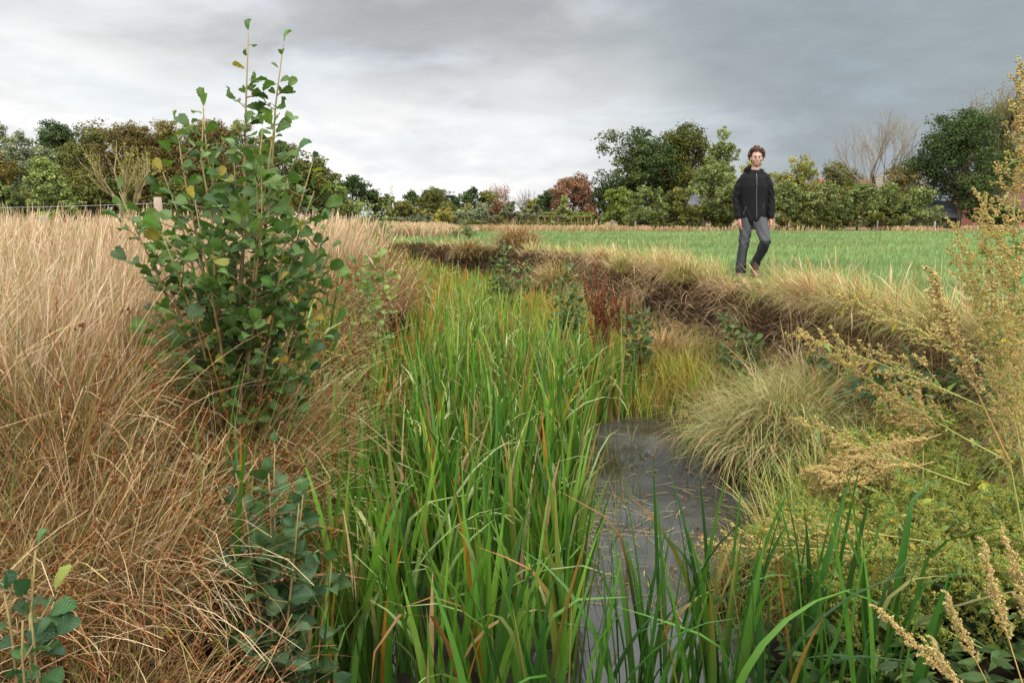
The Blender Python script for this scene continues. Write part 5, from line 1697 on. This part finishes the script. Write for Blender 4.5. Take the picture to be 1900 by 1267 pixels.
def skincol(co):
    c = np.repeat(skin[None], len(co), 0)
    q = co - np.array(hc)
    hd = co[:, 2] < 1.0
    c[hd] = S(206, 142, 120)
    lips = (np.abs(q[:, 2] + .063) < .008) & (np.abs(q[:, 0]) < .022) & (q[:, 1] < -.075)
    beard = ((q[:, 2] < -.040) & (q[:, 2] > -.125) & (q[:, 1] < .03) & ~lips) & ((np.abs(q[:, 0]) > .028) | (q[:, 2] < -.078) | (np.abs(q[:, 2] + .048) < .006))
    c[beard] = S(164, 124, 102)
    c[lips] = S(196, 122, 110)
    nose = (np.abs(q[:, 0]) < .02) & (q[:, 1] < -.09) & (np.abs(q[:, 2] + .02) < .03)
    c[nose] = S(208, 156, 136)
    brow = (np.abs(q[:, 2] - .026) < .006) & (np.abs(q[:, 0]) < .048) & (np.abs(q[:, 0]) > .012) & (q[:, 1] < -.055)
    c[brow] = S(110, 78, 56)
    return c


reseed(41)
man = fuse('person', bm, .0040, .5, M_SKIN, skincol, iters=5)
man.location = (MX, MY, MZ); man.rotation_euler = (0, 0, R(-11))
tag(man, 'man in black hooded jacket and grey trousers striding along the pasture edge', 'person')

# jacket
bm = bmesh.new()
limb(bm, [(.028, .01, .815), (.028, .008, .88), (.026, .005, .98), (.022, .005, 1.12), (.020, .008, 1.28), (.018, .012, 1.40), (.018, .012, 1.455)],
     [.178, .180, .176, .182, .198, .168, .095], [.122, .122, .116, .120, .130, .116, .085], sides=24)
for a, s in ((LA, -1), (RA, 1)):
    sh = Vector(a[0]); el_ = Vector(a[1]); wr = Vector(a[2])
    limb(bm, [sh + Vector((s * -.055, 0, .022)), sh.lerp(el_, .35), el_, el_.lerp(wr, .5), wr], [.074, .068, .058, .053, .043], [.080, .074, .064, .056, .046], sides=16)
limb(bm, [(.018, .030, 1.42), (.020, .034, 1.478)], [.086, .078], [.078, .066], sides=18)      # standing collar
# hood folded behind the neck
for q in np.linspace(.10, math.pi - .10, 9):
    p0 = Vector((.018 + .098 * math.cos(q), .03 + .085 * math.sin(q), 1.485 + .020 * math.sin(q)))
    ell(bm, p0, (.036, .034, .042), (0, 0, q))
ell(bm, (-.085, .020, 1.515), (.050, .044, .040)); ell(bm, (-.045, .07, 1.545), (.05, .035, .035)); ell(bm, (.105, .03, 1.49), (.036, .04, .034)); ell(bm, (.018, .12, 1.45), (.085, .045, .06))


def jfold(co):
    arm = np.abs(co[:, 0] - .02) > .19
    f = .0045 * np.sin(co[:, 2] * 62 + 5 * np.sin(co[:, 0] * 23) + co[:, 1] * 14) * np.where(arm, .8, .0)
    f += .0040 * np.sin(co[:, 2] * 24 + co[:, 0] * 52 + 3 * np.sin(co[:, 0] * 17 + co[:, 2] * 9)) * (~arm) * np.clip((1.25 - co[:, 2]) * 3, .25, 1)
    return f


def jcol(co):
    return np.repeat(np.array((.0062, .006, .0066))[None], len(co), 0) * (1 + 0 * co[:, 2:3])


jk = fuse('jacket', bm, .0085, .5, M_CLOTH, jcol, man, iters=3, fold=jfold)


def front_strip(x0, z0, x1, z1, half, mat, name, off=.004, n=14):
    """a narrow tape laid on the jacket front"""
    dgm = bpy.context.evaluated_depsgraph_get()
    G = Geo(); pts = []
    for k in np.linspace(0, 1, n):
        x = x0 + (x1 - x0) * k + .003 * math.sin(k * 9); z = z0 + (z1 - z0) * k
        ok, loc, nr, _ = jk.ray_cast(Vector((x, -.6, z)), Vector((0, 1, 0)))
        if ok: pts.append((x, loc.y - off, z))
    if len(pts) > 2:
        tube(G, pts, half, 5)
        G.build(name, mat, jk)


bpy.context.view_layer.update()
front_strip(.030, 1.455, .062, .815, .0042, M_ZIP, 'zipper')
front_strip(-.088, 1.00, -.118, .885, .003, M_ZIP, 'pocket_zip', .002, 8)
front_strip(.150, 1.05, .158, .96, .0025, M_ZIP, 'pocket_zip', .002, 8)

# trousers
bm = bmesh.new()
limb(bm, [(.035, .012, .92), (.035, .012, .86), (.035, .014, .79)], [.160, .166, .160], [.108, .112, .112], sides=20)
limb(bm, [Vector(LL[0]) + Vector((.0, 0, -.02)), Vector(LL[0]).lerp(Vector(LL[1]), .5), LL[1], Vector(LL[1]).lerp(Vector(LL[2]), .5), (LL[2][0], LL[2][1], .07)],
     [.100, .086, .073, .070, .074], [.105, .092, .078, .076, .082], sides=18)
limb(bm, [Vector(RL[0]) + Vector((-.01, 0, -.02)), Vector(RL[0]).lerp(Vector(RL[1]), .5), RL[1]], [.100, .088, .076], [.105, .095, .080], sides=18)
limb(bm, [RL[1], Vector(RL[1]).lerp(Vector(RL[2]), .5), Vector(RL[2]) + Vector((.0, 0, .03))], [.074, .068, .066], [.078, .072, .070], sides=18)


def tfold(co):
    low = np.clip((.30 - co[:, 2]) / .25, 0, 1)
    kn = np.exp(-((co[:, 2] - .5) / .10) ** 2)
    return .0075 * np.sin(co[:, 2] * 80 + 5 * np.sin(co[:, 0] * 30) + 30 * co[:, 1]) * (low + .5 * kn) + .0050 * np.sin(co[:, 2] * 22 + co[:, 0] * 62 + 2 * np.sin(co[:, 2] * 11))


def tcol(co):
    g = S(82, 82, 86); d = S(46, 46, 48)
    m = np.zeros(len(co))
    right = co[:, 0] > .045
    m = np.where(right & (co[:, 2] < .525), 1.0, m)                      # darker from the knee down on the bent leg
    m = np.where(~right & (co[:, 2] < .16), .8, m)
    m = np.where(~right & (co[:, 0] < -.125) & (co[:, 2] < .70), .6, m)
    return g[None] * (1 - m[:, None]) + d[None] * m[:, None]


tr_o = fuse('trousers', bm, .0085, .5, M_TROUSER, tcol, man, iters=3, fold=tfold)


def bootcol(co):
    base = S(104, 78, 64); sole = S(60, 52, 46)
    return np.where((co[:, 2] - co[:, 2].min() < .022)[:, None], sole[None], base[None] * (1 + .12 * np.sin(co[:, 2:3] * 90)))


# boots: the planted one points at the viewer, the other is just landing
for (an, yaw, pitch) in (((-.108, .035, .105), -.15, .05), ((.088, -.03, .150), .12, .30)):
    bm = bmesh.new()
    limb(bm, [(0, .0, .075), (0, 0, -.01), (0, -.005, -.055)], [.052, .052, .050], [.060, .062, .064])
    limb(bm, [(0, .045, -.072), (0, -.05, -.070), (0, -.125, -.076), (0, -.175, -.080)], [.044, .046, .050, .040], [.034, .040, .034, .026], sides=14)
    ell(bm, (0, -.16, -.075), (.048, .05, .030))
    limb(bm, [(0, .06, -.098), (0, -.06, -.098), (0, -.20, -.098)], [.046, .046, .044], [.012, .012, .012])
    bt_ = fuse('boot', bm, .006, .5, M_BOOT, bootcol, man, iters=2)
    bt_.location = an; bt_.rotation_euler = (pitch, 0, yaw)

# hair: a mop of curls
G = Geo()
for i in range(900):
    d = unit(N_(0, 1, 3))
    if d[2] < -.55: continue
    if d[1] < -.30 and d[2] < .52 + .10 * math.sin(d[0] * 9): continue           # keep the face free
    if d[1] < .25 and d[2] < -.25: continue
    c_ = np.array(hc) + np.array((0, .018, .030)) + d * np.array((.085, .100, .098)) * U(.93, 1.30)
    ra = U(.009, .017); ax = unit(N_(0, 1, 3) + d); a = unit(np.cross(ax, N_(0, 1, 3))); b = np.cross(ax, a)
    th_ = np.linspace(0, U(5, 10), 11)
    pts = c_ + np.array((0, .006, .008)) + (np.cos(th_)[:, None] * a + np.sin(th_)[:, None] * b) * ra + ax * (th_ - th_.mean())[:, None] * .0030
    hcx = pick(PAL((84, 58, 42), (64, 44, 34), (108, 74, 50), (128, 92, 64)), 1)[0]
    tube(G, pts, .0036, 4, hcx)
G.build('hair', M_HAIR, man)
bm = bmesh.new(); ell(bm, hc + Vector((0, .030, .040)), (.083, .092, .086)); ell(bm, hc + Vector((0, .055, -.02)), (.075, .065, .075))
hc_o = fuse('hair', bm, .008, .5, M_HAIR, lambda co: np.repeat(S(70, 48, 36)[None], len(co), 0), man)

# eyes and spectacles
for s in (-1, 1):
    G = Geo()
    e0 = np.array(hc) + np.array((s * .030, -.079, .004))
    grains(G, e0[None], np.array([.009]), S(120, 92, 80)[None], 1.0)
    grains(G, (e0 + np.array((0, -.0055, 0)))[None], np.array([.0058]), np.array([(.02, .02, .025)]), 1.0)
    G.build('eye', M_EYE, man)
G = Geo()
for s in (-1, 1):
    th_ = np.linspace(0, 2 * math.pi, 22)
    cpt = np.array(hc) + np.array((s * .033, -.104, .000))
    tube(G, cpt + np.stack([np.cos(th_) * .025, 0 * th_, np.sin(th_) * .0215], 1), .0017, 5)
    tube(G, [np.array(hc) + np.array((s * .058, -.103, .006)), np.array(hc) + np.array((s * .080, -.05, .008)), np.array(hc) + np.array((s * .082, .015, .006))], .0016, 5)
tube(G, [np.array(hc) + np.array((-.009, -.105, .004)), np.array(hc) + np.array((0, -.109, .008)), np.array(hc) + np.array((.009, -.105, .004))], .0016, 5)
G.build('spectacles', M_RIM, man)
